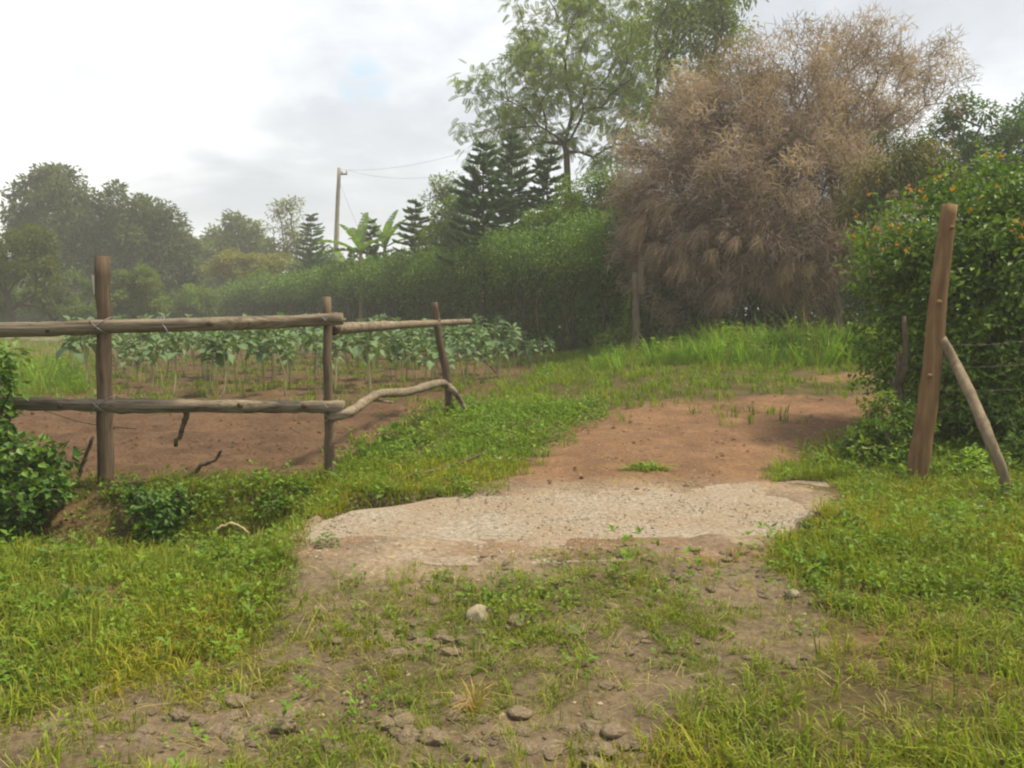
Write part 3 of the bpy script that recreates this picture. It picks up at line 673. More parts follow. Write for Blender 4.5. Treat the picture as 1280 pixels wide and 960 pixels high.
banana('banana plant right beside the utility pole', 436, 44, 3.4, [(140, 62, 1.05), (60, 40, 1), (170, 20, .8), (0, 70, .9), (250, 35, .9), (300, 60, .8)])
banana('banana plant with torn leaves beside the round-topped conifer', 556, 40, 4.2, [(30, 55, .9), (150, 50, .9), (90, 75, 1.0), (220, 40, .9), (330, 35, .9)])

# ------------------------------------------------------------------ hedges
def hedge(name, label, cat, poly, width, height, hang, per_m, leaf, cols, mat, stems_per_m=1.0, rough=0.5, seed=0, group=None, stem_mat='bark', hscale=None, taper=True):
    """poly: centre line; foliage fills a lumpy band over it, thickest near its skin; hang: bottom of the front foliage."""
    P = np.array(poly, float); seg = np.linalg.norm(np.diff(P[:, :2], axis=0), axis=1); cum = np.concatenate([[0], np.cumsum(seg)])
    base = np.array([P[0, 0], P[0, 1], float(gz(P[0, 0], P[0, 1]))]); root = empty(name, base); tag(root, label, cat, group)
    tot = cum[-1]; mb = MB(); ms = MB()
    dens = lambda s: 1.0
    n = int(per_m * tot); s = R.uniform(0, tot, n)
    if taper: s = tot * (R.uniform(0, 1, n) ** 1.35)
    cx = np.interp(s, cum, P[:, 0]); cy = np.interp(s, cum, P[:, 1])
    k = np.clip(np.searchsorted(cum, s) - 1, 0, len(seg) - 1); tx = (P[k + 1, :2] - P[k, :2]) / seg[k][:, None]; nrm = np.stack([tx[:, 1], -tx[:, 0]], -1)
    flip = np.where((nrm * np.stack([-cx, -cy], -1)).sum(1) < 0, -1, 1)[:, None]; nrm = nrm * flip      # towards the viewer's side of the hedge
    # cross-section: rounded band
    th = R.uniform(-0.12 * np.pi, 1.12 * np.pi, n); rad = R.uniform(0, 1, n) ** 0.33
    hs = height if hscale is None else np.interp(s, cum, hscale) * height
    lump = 1 + rough * (fbm(s * 0.55 + seed, th * 1.2, 61 + seed, 3)) + 0.75 * rough * fbm(s * 1.9 + seed, th * 3.5, 71 + seed, 3) + np.where(R.rand(n) < .04, R.uniform(0, .28, n), 0)
    hh = (hs - hang) * 0.5; zc = hang + hh
    ox = np.cos(th) * width * 0.5 * rad * lump; oz = np.where(np.sin(th) > -.5, zc + hh * np.sin(th) * rad * lump * 1.0, zc)
    low = R.rand(n) < 0.42                                            # the inner wall down to the ground, set back
    oz = np.where(low, R.uniform(0.0, 1, n) * (zc + 0.3), oz - np.where(R.rand(n) < 0.35, R.uniform(0, 1, n) * hh, 0))
    ox = np.where(low, R.uniform(-0.85, -0.2, n) * width, ox)
    x = cx + nrm[:, 0] * ox; y = cy + nrm[:, 1] * ox; z = gz(x, y) + np.maximum(oz, 0.05)
    hole = (fbm(s * 2.1 + seed, z * 2.1, 81 + seed, 3) < -0.17) & ~low
    x = np.where(hole, x - nrm[:, 0] * .5, x); y = np.where(hole, y - nrm[:, 1] * .5, y)
    Q = np.stack([x, y, z], -1)
    out = np.stack([nrm[:, 0] * np.cos(th), nrm[:, 1] * np.cos(th), np.sin(th)], -1)
    D = out * 0.7 + rdir(n) * 0.9 - np.array([0, 0, .25]); Nn = out * 0.5 + rdir(n) * 0.6 + np.array([0, 0, .7])
    g = np.where(~low)[0]; seeds = g[R.randint(0, len(g), max(1, len(g) // 34))]; pickd = seeds[R.randint(0, len(seeds), len(g))]; spr = np.clip(R.normal(0, 1, (len(g), 3)), -1.8, 1.8) * (0.13 + 0.08 * s[pickd] / tot)[:, None]
    cl_ = R.rand(len(g)) < .8; g = g[cl_]; pickd = pickd[cl_]; spr = spr[cl_]; Q[g] = Q[pickd] + spr; s[g] = s[pickd]; D[g] = D[g] * .6 + unit(spr) * .8
    ls = (1 + 0.9 * (s / tot) if taper else 1.0) * np.where(low, 1.9, 1.0)
    V, Fq = leaves(Q, D, Nn, leaf[0] * R.uniform(.6, 1.3, n) * ls, leaf[1] * R.uniform(.7, 1.2, n) * ls)
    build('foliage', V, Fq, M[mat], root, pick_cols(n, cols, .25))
    zc = float(np.mean(zc))
    for q in range(int(tot * stems_per_m)):
        sq = R.uniform(0, tot); bx_, by_ = np.interp(sq, cum, P[:, 0]), np.interp(sq, cum, P[:, 1]); ox2 = R.uniform(-.3, .2) * width
        b0 = np.array([bx_, by_ + ox2 * -1, 0.0]); b0[2] = float(gz(b0[0], b0[1])) - .05
        ms.add(*tube(curve([b0, b0 + [R.normal(0, .12), R.normal(0, .1), zc * .5], b0 + [R.normal(0, .3), R.normal(0, .2), zc + .2]], 7), np.linspace(R.uniform(.03, .07), .015, 7), 6))
    if ms.n: ms.build('stems', M[stem_mat], root, smooth=True)['kind'] = 'stuff'
    return root
def hp(px, d): return (at(px, 400, d)[0], d)
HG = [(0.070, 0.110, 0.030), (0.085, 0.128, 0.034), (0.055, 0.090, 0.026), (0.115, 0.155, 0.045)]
hedge('hedge', 'long tall dark green hedge running back behind the vegetable plot to the utility pole', 'hedge',
      [hp(808, 20.5), hp(760, 22.3), hp(640, 27.0), hp(500, 37), hp(380, 49), hp(300, 58)], 2.8, 3.85, 2.0, 3300, (0.10, 0.055), HG, 'gloss', 1.2, seed=1, hscale=[0.93, 1.0, 0.98, 0.95, 0.90, 0.85])
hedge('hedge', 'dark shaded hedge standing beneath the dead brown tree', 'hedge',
      [(3.0, 22.8), (6.5, 23.6), (12.5, 24.2)], 2.4, 3.6, 0.6, 3800, (0.11, 0.06), [(0.035, 0.06, 0.016), (0.045, 0.075, 0.02)], 'gloss', 1.5, seed=4, taper=False)  # leaf colours darkened to carry the shade of the dead tree's crown
# bush mass between the conifers and the hedge
d = 26
tree('leafy_bush', 'bright green rounded bush rising behind the hedge below the feathery tree', 'bush', gbase(735, d), [lob(735, 262, 50, 36, d), lob(700, 285, 45, 30, d), lob(770, 250, 36, 40, d)], 60, 190, 0.42, (0.13, 0.06), [(0.085, 0.13, 0.028), (0.07, 0.11, 0.025), (0.1, 0.14, 0.03)], 0.12)
d = 36
tree('leafy_bush', 'pale yellowish bush between the round-topped conifer and the dark conifers', 'bush', gbase(570, d), [lob(568, 285, 34, 36, d), lob(590, 300, 40, 22, d), lob(550, 300, 30, 22, d)], 50, 120, 0.5, (0.2, 0.09), [(0.12, 0.16, 0.045), (0.14, 0.17, 0.05), (0.1, 0.14, 0.04)], 0.1)
d = 39
tree('spindly_tree', 'thin sparse sapling above the yellowish bush', 'tree', gbase(556, d), [lob(545, 240, 16, 18, d), lob(562, 232, 14, 12, d), lob(572, 255, 14, 26, d)], 22, 60, 0.4, (0.24, 0.07), [(0.1, 0.14, 0.05), (0.12, 0.15, 0.055)], 0.07)

# right hand flowering hedge
FL = [(0.060, 0.098, 0.022), (0.078, 0.120, 0.026), (0.046, 0.078, 0.02), (0.12, 0.155, 0.035)]
def flowering_hedge():
    base = np.array([4.2, 8.9, float(gz(4.2, 8.9))]); root = empty('flowering_hedge', base); tag(root, 'big dense hedge with orange trumpet flowers behind the leaning gate post', 'hedge')
    n = 84000
    lobes = [((4.72, 9.0, 1.45), (0.72, 1.1, 1.35)), ((4.55, 9.2, 2.3), (0.6, 1.0, 0.7)), ((5.15, 8.9, 2.4), (0.9, 1.0, 0.85)), ((6.1, 8.7, 1.8), (1.2, 1.2, 1.5)), ((7.6, 8.4, 1.8), (1.5, 1.3, 1.6)), ((5.2, 8.75, 1.0), (1.2, 1.0, 1.0)), ((5.9, 9.1, 2.7), (0.9, 1.0, 0.7)), ((4.9, 8.3, 0.7), (0.6, 0.55, 0.6)), ((9.4, 8.2, 1.8), (1.6, 1.4, 1.6))]
    w = np.array([np.prod(b) ** .75 for a, b in lobes]); w[-1] *= .5; k = R.choice(len(lobes), n, p=w / w.sum()); u = rdir(n); r = R.uniform(0, 1, n) ** 0.42
    C = np.array([a for a, b in lobes])[k]; S = np.array([b for a, b in lobes])[k]
    lump = 1 + 0.45 * fbm(np.arctan2(u[:, 1], u[:, 0]) * 2.3 + k * 7, u[:, 2] * 3.2, 91, 3)
    Q = C + u * S * (r * lump)[:, None]
    g = gz(Q[:, 0], Q[:, 1]); Q[:, 2] = np.maximum(Q[:, 2], g + 0.06 + R.uniform(0, .2, n))
    # clumped gaps
    keep = fbm(Q[:, 0] * 2.6 + Q[:, 1] * 1.7, Q[:, 2] * 2.6, 33, 3) > -0.16; Q = Q[keep]; u = u[keep]; n = len(Q)
    seeds = R.randint(0, n, n // 26); g = np.where(R.rand(n) < .8)[0]; pk = seeds[R.randint(0, len(seeds), len(g))]; spr = np.clip(R.normal(0, 1, (len(g), 3)), -1.8, 1.8) * .085; Q[g] = Q[pk] + spr; u[g] = unit(u[pk] + unit(spr) * .8)
    D = u * 0.7 + rdir(n) * 0.9 + [0, 0, -.3]; Nn = u * .5 + rdir(n) * .6 + [0, 0, .8]
    V, Fq = leaves(Q, D, Nn, 0.075 * R.uniform(.6, 1.4, n), 0.040 * R.uniform(.7, 1.3, n)); build('foliage', V, Fq, M['gloss'], root, pick_cols(n, FL, .3))
    ms = MB()
    for q in range(60):
        b0 = np.array([R.uniform(4.75, 8.5), R.uniform(8.6, 9.4), 0]); b0[2] = float(gz(b0[0], b0[1])) - .05
        ms.add(*tube(curve([b0, b0 + [R.normal(0, .15), R.normal(-.05, .12), .8], b0 + [abs(R.normal(0, .3)), R.normal(0, .2), 1.9]], 8), np.linspace(R.uniform(.012, .035), .007, 8), 6))
    for px, py0, py1 in ((1118, 552, 440), (1126, 480, 395), (1113, 545, 470)):
        a = at(px, py0, 8.05); b = at(px + 4, py1, 8.1); ms.add(*tube(curve([a, (a + b) / 2 + [.03, 0, 0], b], 7), np.linspace(.032, .02, 7), 7, wob=.1))
    ms.build('stems', M['stick'], root, smooth=True)['kind'] = 'stuff'
    # orange flower clusters
    spots = [(1086, 243), (1096, 226), (1098, 287), (1112, 283), (1124, 284), (1136, 290), (1128, 293), (1120, 306), (1133, 312), (1082, 305), (1070, 272), (1135, 236), (1141, 238), (1152, 246), (1151, 240), (1168, 225), (1176, 220), (1222, 247), (1232, 195), (1249, 196), (1270, 275), (1276, 279), (1264, 290), (1275, 296), (1105, 310), (1090, 286), (1156, 275), (1066, 295), (1190, 236), (1210, 262), (1284, 268), (1245, 233), (1300, 250), (1320, 280)]
    Cn = np.array([a for a, b in lobes]); Sn = np.array([b for a, b in lobes])
    var = []
    for v in range(4):
        mb = MB()
        for f in range(R.randint(3, 6)):
            o0 = rdir(1)[0] * 0.028; dv = unit(rdir(1)[0] * .8 + [0, -.5, .2])
            V, Fs = tube(np.array([o0, o0 + dv * .02, o0 + dv * .04]), [.003, .006, .009], 5, caps=False); mb.add(V, Fs, np.array([.60, .27, .03]))
            n5 = 5; aa = np.arange(n5) * 2 * np.pi / n5; e1 = unit(np.cross(dv, [0.2, 0.3, .9])); e2 = np.cross(dv, e1)
            Dp = e1 * np.cos(aa)[:, None] + e2 * np.sin(aa)[:, None] + dv * .5; V, Fq = leaves(np.repeat([o0 + dv * .038], n5, 0), Dp, np.repeat([dv], n5, 0), .024, .015)
            mb.add(V, Fq, np.array([.72, .38, .045]) * R.uniform(.85, 1.1))
        V, Fs, Cc = mb.data(); var.append(mesh_of('flower_cluster', V, Fs, M['petal'], Cc))
    for j, (px, py) in enumerate(spots):
        v = ray(px, py); o = np.array([0, 0, CAM_H]); best = 9e9
        for a, b in zip(Cn, Sn):
            oo = (o - a) / b; dd = v / b; A = dd @ dd; B = oo @ dd; Cc = oo @ oo - 1.30; disc = B * B - A * Cc
            if disc > 0: best = min(best, (-B - math.sqrt(disc)) / A)
        if best > 50: best = 8.6 / v[1]
        p = o + v * best
        ob = bpy.data.objects.new('flower_cluster', var[j % 4]); COL.objects.link(ob); ob.parent = root; ob.location = p - base; ob.rotation_euler = (R.uniform(-.4, .4), R.uniform(-.4, .4), R.uniform(-.6, .6)); ob['kind'] = 'stuff'; s = R.uniform(.45, .75); ob.scale = (s, s, s)
flowering_hedge()
# trees behind the flowering hedge
d = 24
tree('shade_tree', 'dark green rounded tree behind the flowering hedge at the right edge', 'tree', gbase(1250, d), [lob(1205, 175, 45, 46, d), lob(1260, 180, 55, 44, d), lob(1330, 170, 60, 60, d), lob(1190, 220, 50, 50, d), lob(1280, 240, 70, 50, d)], 110, 230, 0.5, (0.14, 0.07), [(0.045, 0.085, 0.03), (0.055, 0.1, 0.032), (0.036, 0.07, 0.026)], 0.2)
d = 16
tree('drooping_tree', 'green leafy tree with drooping sprays in front of the dead tree crown', 'tree', gbase(1130, d), [lob(1105, 225, 44, 30, d), lob(1150, 200, 34, 26, d), lob(1075, 250, 26, 44, d), lob(1175, 225, 36, 30, d), lob(1120, 175, 20, 16, d)], 60, 75, 0.36, (0.15, 0.035), [(0.06, 0.07, 0.028), (0.075, 0.075, 0.034), (0.048, 0.062, 0.024), (0.11, 0.09, 0.05)], 0.1, down=0.9)  # shadow among this foliage is put into the dark, brownish leaf colours

# ------------------------------------------------------------------ far side of the plot: trees and bushes on the left
DG = [(0.062, 0.078, 0.042), (0.074, 0.092, 0.048), (0.052, 0.066, 0.038)]
def T(name, label, cat, px, d, lobes, n, k, rc, leaf, cols, r=0.15, group=None, **kw):
    return tree(name, label, cat, gbase(px, d), [lob(a, b, c, e, d + (q[0] if q else 0)) for a, b, c, e, *q in lobes], n, k, rc, leaf, cols, r, group=group, **kw)
T('far_tree', 'hazy dark tree with a rounded top at the far left', 'tree', 70, 62, [(60, 260, 46, 46), (80, 300, 60, 50), (30, 290, 30, 40), (110, 320, 40, 40), (62, 228, 24, 18)], 130, 130, 1.1, (0.42, 0.2), DG, 0.4, 'dark trees beyond the plot')
T('far_tree', 'hazy dark spreading tree sloping down rightwards, second from the far left', 'tree', 180, 62, [(155, 268, 36, 38), (185, 300, 52, 44), (150, 320, 50, 50), (215, 330, 32, 36), (132, 250, 12, 16), (195, 350, 50, 30)], 140, 130, 1.1, (0.42, 0.2), DG, 0.4, 'dark trees beyond the plot')
T('olive_bush', 'rounded olive green bush at the left edge beyond the plot', 'bush', 20, 40, [(10, 315, 52, 42), (45, 335, 34, 30), (-50, 310, 60, 50)], 70, 170, 0.6, (0.22, 0.1), [(0.075, 0.088, 0.022), (0.09, 0.1, 0.025), (0.06, 0.075, 0.02)], 0.12)
T('green_bush', 'broad low bush behind the left fence post', 'bush', 75, 44, [(30, 370, 50, 26), (85, 365, 46, 28), (115, 380, 36, 22), (-30, 370, 50, 30)], 80, 170, 0.5, (0.2, 0.1), [(0.075, 0.11, 0.03), (0.06, 0.09, 0.026), (0.09, 0.12, 0.035)], 0.1, 'bushes beyond the plot')
T('green_bush', 'rounded leafy bush just right of the left fence post', 'bush', 172, 46, [(172, 368, 34, 28), (160, 385, 36, 18), (185, 350, 16, 14)], 60, 170, 0.5, (0.2, 0.1), [(0.085, 0.115, 0.03), (0.07, 0.1, 0.028), (0.1, 0.125, 0.035)], 0.1, 'bushes beyond the plot')
T('green_bush', 'low bright bush between the rounded bush and the yellow bush', 'bush', 222, 52, [(222, 384, 26, 14), (245, 378, 24, 20)], 40, 150, 0.5, (0.22, 0.1), [(0.1, 0.14, 0.035), (0.085, 0.12, 0.03)], 0.1, 'bushes beyond the plot')
T('far_tree', 'pale hazy tree with a pointed top left of centre', 'tree', 300, 75, [(300, 300, 24, 30), (296, 282, 10, 14), (320, 320, 26, 30), (280, 330, 30, 30)], 80, 110, 1.0, (0.45, 0.2), [(0.085, 0.105, 0.05), (0.1, 0.12, 0.055), (0.075, 0.09, 0.045)], 0.3, 'pale trees beyond the plot')
T('far_tree', 'pale hazy low tree left of the pointed one', 'tree', 252, 78, [(255, 310, 24, 20), (245, 335, 30, 26), (270, 300, 12, 12)], 60, 110, 1.0, (0.45, 0.2), [(0.09, 0.115, 0.05), (0.1, 0.125, 0.055)], 0.3, 'pale trees beyond the plot')
T('far_tree', 'thin sparse pale tree left of the tiered conifer', 'tree', 362, 70, [(348, 272, 16, 18), (370, 264, 15, 15), (356, 300, 20, 22), (385, 278, 8, 10), (340, 325, 20, 18), (375, 315, 16, 20)], 60, 46, 0.85, (0.4, 0.12), [(0.11, 0.12, 0.065), (0.125, 0.135, 0.07)], 0.2, 'pale trees beyond the plot')
T('yellow_bush', 'yellowish bush before the pale trees', 'bush', 302, 60, [(295, 335, 30, 18), (325, 340, 26, 20), (345, 330, 16, 12)], 55, 130, 0.6, (0.28, 0.12), [(0.16, 0.15, 0.045), (0.14, 0.14, 0.04), (0.18, 0.16, 0.06)], 0.1)
T('green_bush', 'green bush under the tiered conifer left of the pole', 'bush', 385, 56, [(345, 355, 30, 18), (390, 345, 30, 24), (410, 335, 20, 22), (370, 365, 50, 16)], 70, 140, 0.6, (0.25, 0.12), [(0.085, 0.12, 0.03), (0.075, 0.105, 0.03), (0.1, 0.13, 0.035)], 0.1, 'bushes beyond the plot')
T('green_bush', 'leafy bush filling the gap between utility pole and banana leaves', 'bush', 440, 46, [(440, 342, 40, 14), (490, 334, 40, 14), (530, 322, 30, 14), (470, 348, 40, 12)], 70, 140, 0.5, (0.22, 0.1), [(0.11, 0.15, 0.045), (0.095, 0.135, 0.04), (0.125, 0.16, 0.05)], 0.1, 'bushes beyond the plot')
hedge('hedge', 'low pale green hedge crossing behind the plot left of the pole', 'hedge', [hp(420, 52), hp(300, 58), hp(180, 62), hp(20, 60), hp(-160, 58)], 3.0, 2.6, 0.3, 900, (0.26, 0.13), [(0.09, 0.125, 0.03), (0.075, 0.105, 0.028), (0.105, 0.135, 0.035)], 'leaf', 0, seed=9, taper=False)
def far_wood():
    mb = MB(); n = 46000; x = R.uniform(-110, 120, n); top = 8.5 + 4.5 * fbm(x * 0.11, x * 0, 5, 4) + 1.5 * fbm(x * 0.8, x * 0, 15, 3)
    top = np.where(x < -38, top * 0.9, top * 0.85); y = 108 + R.uniform(-4, 6, n) + 4 * fbm(x * .1, x * 0 + 3, 4); z = gz(x, y) + top * R.uniform(0, 1, n) ** .6
    V, Fq = leaves(np.stack([x, y, z], -1), rdir(n) + [0, 0, -.2], rdir(n) * .6 + [0, -.3, .8], R.uniform(.6, 1.1, n), R.uniform(.4, .7, n))
    o = build('distant_woodland', V, Fq, M['leaf'], None, pick_cols(n, [(0.05, 0.07, 0.03), (0.06, 0.085, 0.033), (0.075, 0.09, 0.036)], .2)); tag(o, 'hazy line of distant woodland behind everything', 'woodland', kind='stuff')
far_wood()

# ------------------------------------------------------------------ kale plot
def kale_leaf(name, L, wd, seed):
    rs = np.random.RandomState(seed); n = 6; t = np.linspace(0, 1, n); stalk = 0.25
    mid = np.stack([t * L, 0 * t, L * (0.25 * t - 0.62 * t ** 2.2)], -1); w = wd * np.array([0.05, 0.12, 0.7, 1.0, 0.75, 0.08]) * 0.5
    Lf = mid + np.stack([0 * t, w, 0.35 * w + rs.uniform(-.045, .045, n)], -1); Rt = mid + np.stack([0 * t, -w, 0.35 * w + rs.uniform(-.045, .045, n)], -1)
    V = np.concatenate([mid, Lf, Rt]); k = np.arange(n - 1)
    Fq = np.concatenate([np.stack([k, k + 1, n + k + 1, n + k], -1), np.stack([2 * n + k, 2 * n + k + 1, k + 1, k], -1)])
    c = np.array([0.100, 0.145, 0.082]) * rs.uniform(.8, 1.25); C = np.tile(c, (len(V), 1)); C[:n] *= 1.35
    return V, Fq, C
KL = [kale_leaf('leaf', 0.30 * s, 0.165 * s, k) for k, s in enumerate((0.8, 1.0, 1.2, 0.95))]
KLM = [mesh_of('leaf', V, Fq, M['kale'], C, smooth=True) for V, Fq, C in KL]
m_stem = leaf_mat('kale_stem', tint=(1.1, 1.05, 1), trans=0.05, rough=0.7, spec=0.2, patch=0.2)
KST = []
for k in range(4):
    P = curve([(0, 0, -.05), (R.normal(0, .03), R.normal(0, .03), .35), (R.normal(0, .05), R.normal(0, .05), .78), (R.normal(0, .04), 0, 1.0)], 9)
    V, Fs = tube(P, np.linspace(.014, .011, 9), 6, wob=.1); KST.append((mesh_of('stem', V, Fs, m_stem, np.tile([0.22, 0.23, 0.12], (len(V), 1)), smooth=True), P))
def rotm(ex, ey, ez):
    cx, sx, cy, sy, cz, sz = math.cos(ex), math.sin(ex), math.cos(ey), math.sin(ey), math.cos(ez), math.sin(ez)
    return np.array([[cz, -sz, 0], [sz, cz, 0], [0, 0, 1]]) @ np.array([[cy, 0, sy], [0, 1, 0], [-sy, 0, cy]]) @ np.array([[1, 0, 0], [0, cx, -sx], [0, sx, cx]])
def leaf_specs(P, n):
    out = []
    for q in range(n):
        f = 0.62 + 0.38 * q / (n - 1); p = np.array([np.interp(f, np.linspace(0, 1, len(P)), P[:, c]) for c in range(3)])
        out.append((p, (R.uniform(-.3, .3), -(-0.25 + 1.25 * (f - .62) / .38) + R.uniform(-.2, .2), q * 2.4 + R.uniform(-.3, .3)), R.uniform(.75, 1.1) * (1.1 - .35 * (f - .62) / .38)))
    return out
CROWN = []
for k in range(5):
    mb = MB()
    for p, e, s in leaf_specs(KST[k % 4][1], 15):
        V, Fq, C = KL[R.randint(4)]; mb.add(V @ rotm(*e).T * s + p, Fq, C)
    V, Fs, C = mb.data(); CROWN.append(mesh_of('leaves', V, Fs, M['kale'], C, smooth=True))
ORD = 'front second third fourth fifth sixth seventh eighth ninth tenth eleventh twelfth thirteenth fourteenth fifteenth last'.split()
rows = []
yk = 13.2; row = 0
while yk < 27 and len(rows) < 280:
    xs = np.arange(-12, 3, 0.44 if yk < 17 else 0.62) + R.uniform(0, .5)
    for x in xs:
        xx = x + R.normal(0, .07); yy = yk + R.normal(0, .10) + 0.10 * (x + 3)
        zz = float(gz(xx, yy)); px, py = pix(np.array(xx), np.array(yy), np.array(zz))
        lim = 640 if yy < 16 else 690
        if 88 < px < lim - max(0, (15.5 - yy)) * 30 and R.rand() > 0.20 and not (px < 200 and yy < 14.2): rows.append((float(px), xx, yy, zz, row))
    yk += 0.78 if yk < 16 else 1.0; row += 1
for j, (px, x, y, z, rw) in enumerate(rows):
    st, P = KST[j % 4]; s = R.uniform(.62, 1.15) * (0.62 if px > 655 else 1.0)
    r = empty('kale_plant', (x, y, z)); r.rotation_euler = (R.normal(0, .09), R.normal(0, .09), R.uniform(0, 6.28)); r.scale = (s, s, s)
    rn = ORD[min(rw, len(ORD) - 1)]; wh = 'between the first two fence posts' if px < 400 else 'behind the crooked rail' if px < 560 else 'at the open right end'
    tag(r, 'tall kale plant, %s row from the fence, %s' % (rn, wh), 'kale', 'kale in %s row %s' % (rn, wh))
    so = bpy.data.objects.new('stem', st); COL.objects.link(so); so.parent = r
    if rw < 3:
        for q, (p, e, sc) in enumerate(leaf_specs(P, 14)):
            o = bpy.data.objects.new('leaf', KLM[R.randint(4)]); COL.objects.link(o); o.parent = r; o.location = p; o.rotation_euler = e; o.scale = (sc, sc, sc)
    else:
        o = bpy.data.objects.new('leaves', CROWN[j % 5]); COL.objects.link(o); o.parent = r
# boards and poles lying on the far side of the plot
for j, (x0, x1, yy, lab) in enumerate(((8, 75, 421, 'long pale board lying on the grass at the far left'), (40, 100, 423, 'second pale board crossing the long one at the far left'), (138, 158, 422, 'short pinkish board beside the left fence post'), (176, 212, 418, 'reddish board lying beyond the kale'), (190, 214, 421, 'thin pale board in front of the reddish one'))):
    a = onground(x0, yy + 6); b = a.copy(); b[0] = at(x1, 400, a[1])[0]; b[1] += .5; b[2] = float(gz(b[0], b[1])) + .12; a[2] += .14
    tt = b - a; V, Fs = boxbar([0, 0, 0], [0, 0, np.linalg.norm(tt)], .2, .06); q = Vector(tt).to_track_quat('Z', 'Y').to_matrix(); V = V @ np.array(q).T + a
    tag(build('board', V, Fs, M['board'], None, origin=a), lab, 'board')

# ------------------------------------------------------------------ grass, weeds, straw (merged blades)
def blade_tuft(nb, L, r, w, curl, cols):
    mb = MB(); n = nb; an = R.uniform(0, 6.28, n); rr = r * np.sqrt(R.uniform(0, 1, n)); P = np.stack([np.cos(an) * rr, np.sin(an) * rr, -0.01 + 0 * an], -1)
    a2 = an + R.normal(0, .9, n); le = R.uniform(*L, n); lean = R.uniform(.1, curl, n); hd = np.stack([np.cos(a2), np.sin(a2), 0 * a2], -1); sd = np.stack([-np.sin(a2), np.cos(a2), 0 * a2], -1)
    m = P + hd * (le * lean * .35)[:, None] + np.array([0, 0, 1]) * (le * .6)[:, None]; t = P + hd * (le * lean)[:, None] + np.array([0, 0, 1]) * (le * (1 - .35 * lean))[:, None]
    V = np.stack([P - sd * w * .5, P + sd * w * .5, m - sd * w * .42, m + sd * w * .42, t], 1).reshape(-1, 3); k = np.arange(n)[:, None] * 5
    return V, [k + np.array([[0, 1, 3, 2]]), k + np.array([[2, 3, 4]])], np.repeat(np.asarray(cols)[R.randint(0, len(cols), n)] * R.uniform(.8, 1.2, (n, 1)), 5, 0)
def weed_clump(nl, rad, hgt, L, cols):
    u = rdir(nl); u[:, 2] = np.abs(u[:, 2]); P = u * np.array([rad, rad, hgt]) * R.uniform(.35, 1, (nl, 1)) ** .5; D = u * .6 + rdir(nl) * .8; D[:, 2] *= .4; N = rdir(nl) * .4 + [0, 0, 1]
    V, Fq = leaves(P, D, N, R.uniform(.7, 1.3, nl) * L, R.uniform(.5, .75, nl) * L, fold=.1); C = np.repeat(np.asarray(cols)[R.randint(0, len(cols), nl)] * R.uniform(.75, 1.2, (nl, 1)), 4, 0)
    return V, [Fq], C
def scatter(variants, P, sc, colmul=None, tilt=.2):
    mb = MB(); vi = R.randint(0, len(variants), len(P)); az = R.uniform(0, 6.28, len(P)); cm = R.uniform(.75, 1.25, (len(P), 1)) * np.ones(3) if colmul is None else colmul
    for v, (V, Fs, C) in enumerate(variants):
        k = np.where(vi == v)[0]
        if not len(k): continue
        c, s = np.cos(az[k])[:, None], np.sin(az[k])[:, None]; tl = R.normal(0, tilt, (len(k), 2))
        x = V[None, :, 0] * c - V[None, :, 1] * s + V[None, :, 2] * tl[:, :1]; y = V[None, :, 0] * s + V[None, :, 1] * c + V[None, :, 2] * tl[:, 1:]
        Q = np.stack([x, y, np.broadcast_to(V[None, :, 2], x.shape)], -1) * sc[k][:, None, None] + P[k][:, None]
        off = (np.arange(len(k)) * len(V))[:, None, None]
        mb.add(Q.reshape(-1, 3), [(f[None] + off).reshape(-1, f.shape[1]) for f in Fs], (C[None] * cm[k][:, None]).reshape(-1, 3))
    return mb
G1 = [(0.118, 0.150, 0.024), (0.135, 0.165, 0.026), (0.10, 0.132, 0.022), (0.165, 0.165, 0.036)]
G2 = [(0.098, 0.150, 0.022), (0.112, 0.165, 0.025), (0.082, 0.13, 0.02)]
STR = [(0.21, 0.18, 0.105), (0.165, 0.14, 0.08), (0.25, 0.215, 0.135)]
def cand(n, y0, y1, ymin_w=1.0, xr=0.80):
    y = np.sqrt(R.uniform(y0 ** 2, y1 ** 2, n)); x = R.uniform(-1, 1, n) * y * xr; return x, y
def place(x, y): return np.stack([x, y, gz(x, y)], -1)
SLABP = [(384, 720), (384, 658), (436, 640), (560, 622), (760, 613), (900, 606), (1000, 600), (1034, 602), (1063, 629), (1000, 650), (960, 690), (820, 690), (560, 700)]
SLABX = lambda x, y: inpoly(*pix(x, y, 0 * x + .105), SLABP)
def vmasks(x, y):
    k = np.clip(y / 6, .5, 2); return masks(x + R.normal(0, .10, len(x)) * k, y + R.normal(0, .16, len(x)) * k)
def bare_f(mk): return np.maximum.reduce([mk['path'], mk['soil'], mk['plot']])
# near turf
x, y = cand(34000, 2.2, 7.6); mk = vmasks(x, y); nz = fbm(x * 1.3, y * 1.3, 101, 4); px, py = pix(x, y, terrain_base(x, y))
p = np.clip(0.62 + 0.9 * nz, 0.05, 1) * (1 - bare_f(mk)) * (1 - .85 * mk['bare'])
trk = mk['track'] > .5
p = np.where(trk, np.clip(0.09 + 0.26 * (nz > .08) + .62 * mk['green'] * np.clip(.9 + 2.2 * nz, 0, 1), 0, 1), p)
k = (R.rand(len(x)) < p) & ~SLABX(x, y); x, y = x[k], y[k]; trk = trk[k]
V1 = [blade_tuft(12, (.035, .10), .048, .0062, 1.1, G1) for _ in range(5)] + [blade_tuft(7, (.07, .19), .05, .0055, 1.3, G1), blade_tuft(10, (.03, .08), .06, .005, 1.8, STR[:2] + G1[:2])]
straw_v = [blade_tuft(8, (.03, .10), .06, .0035, 2.2, STR) for _ in range(3)]
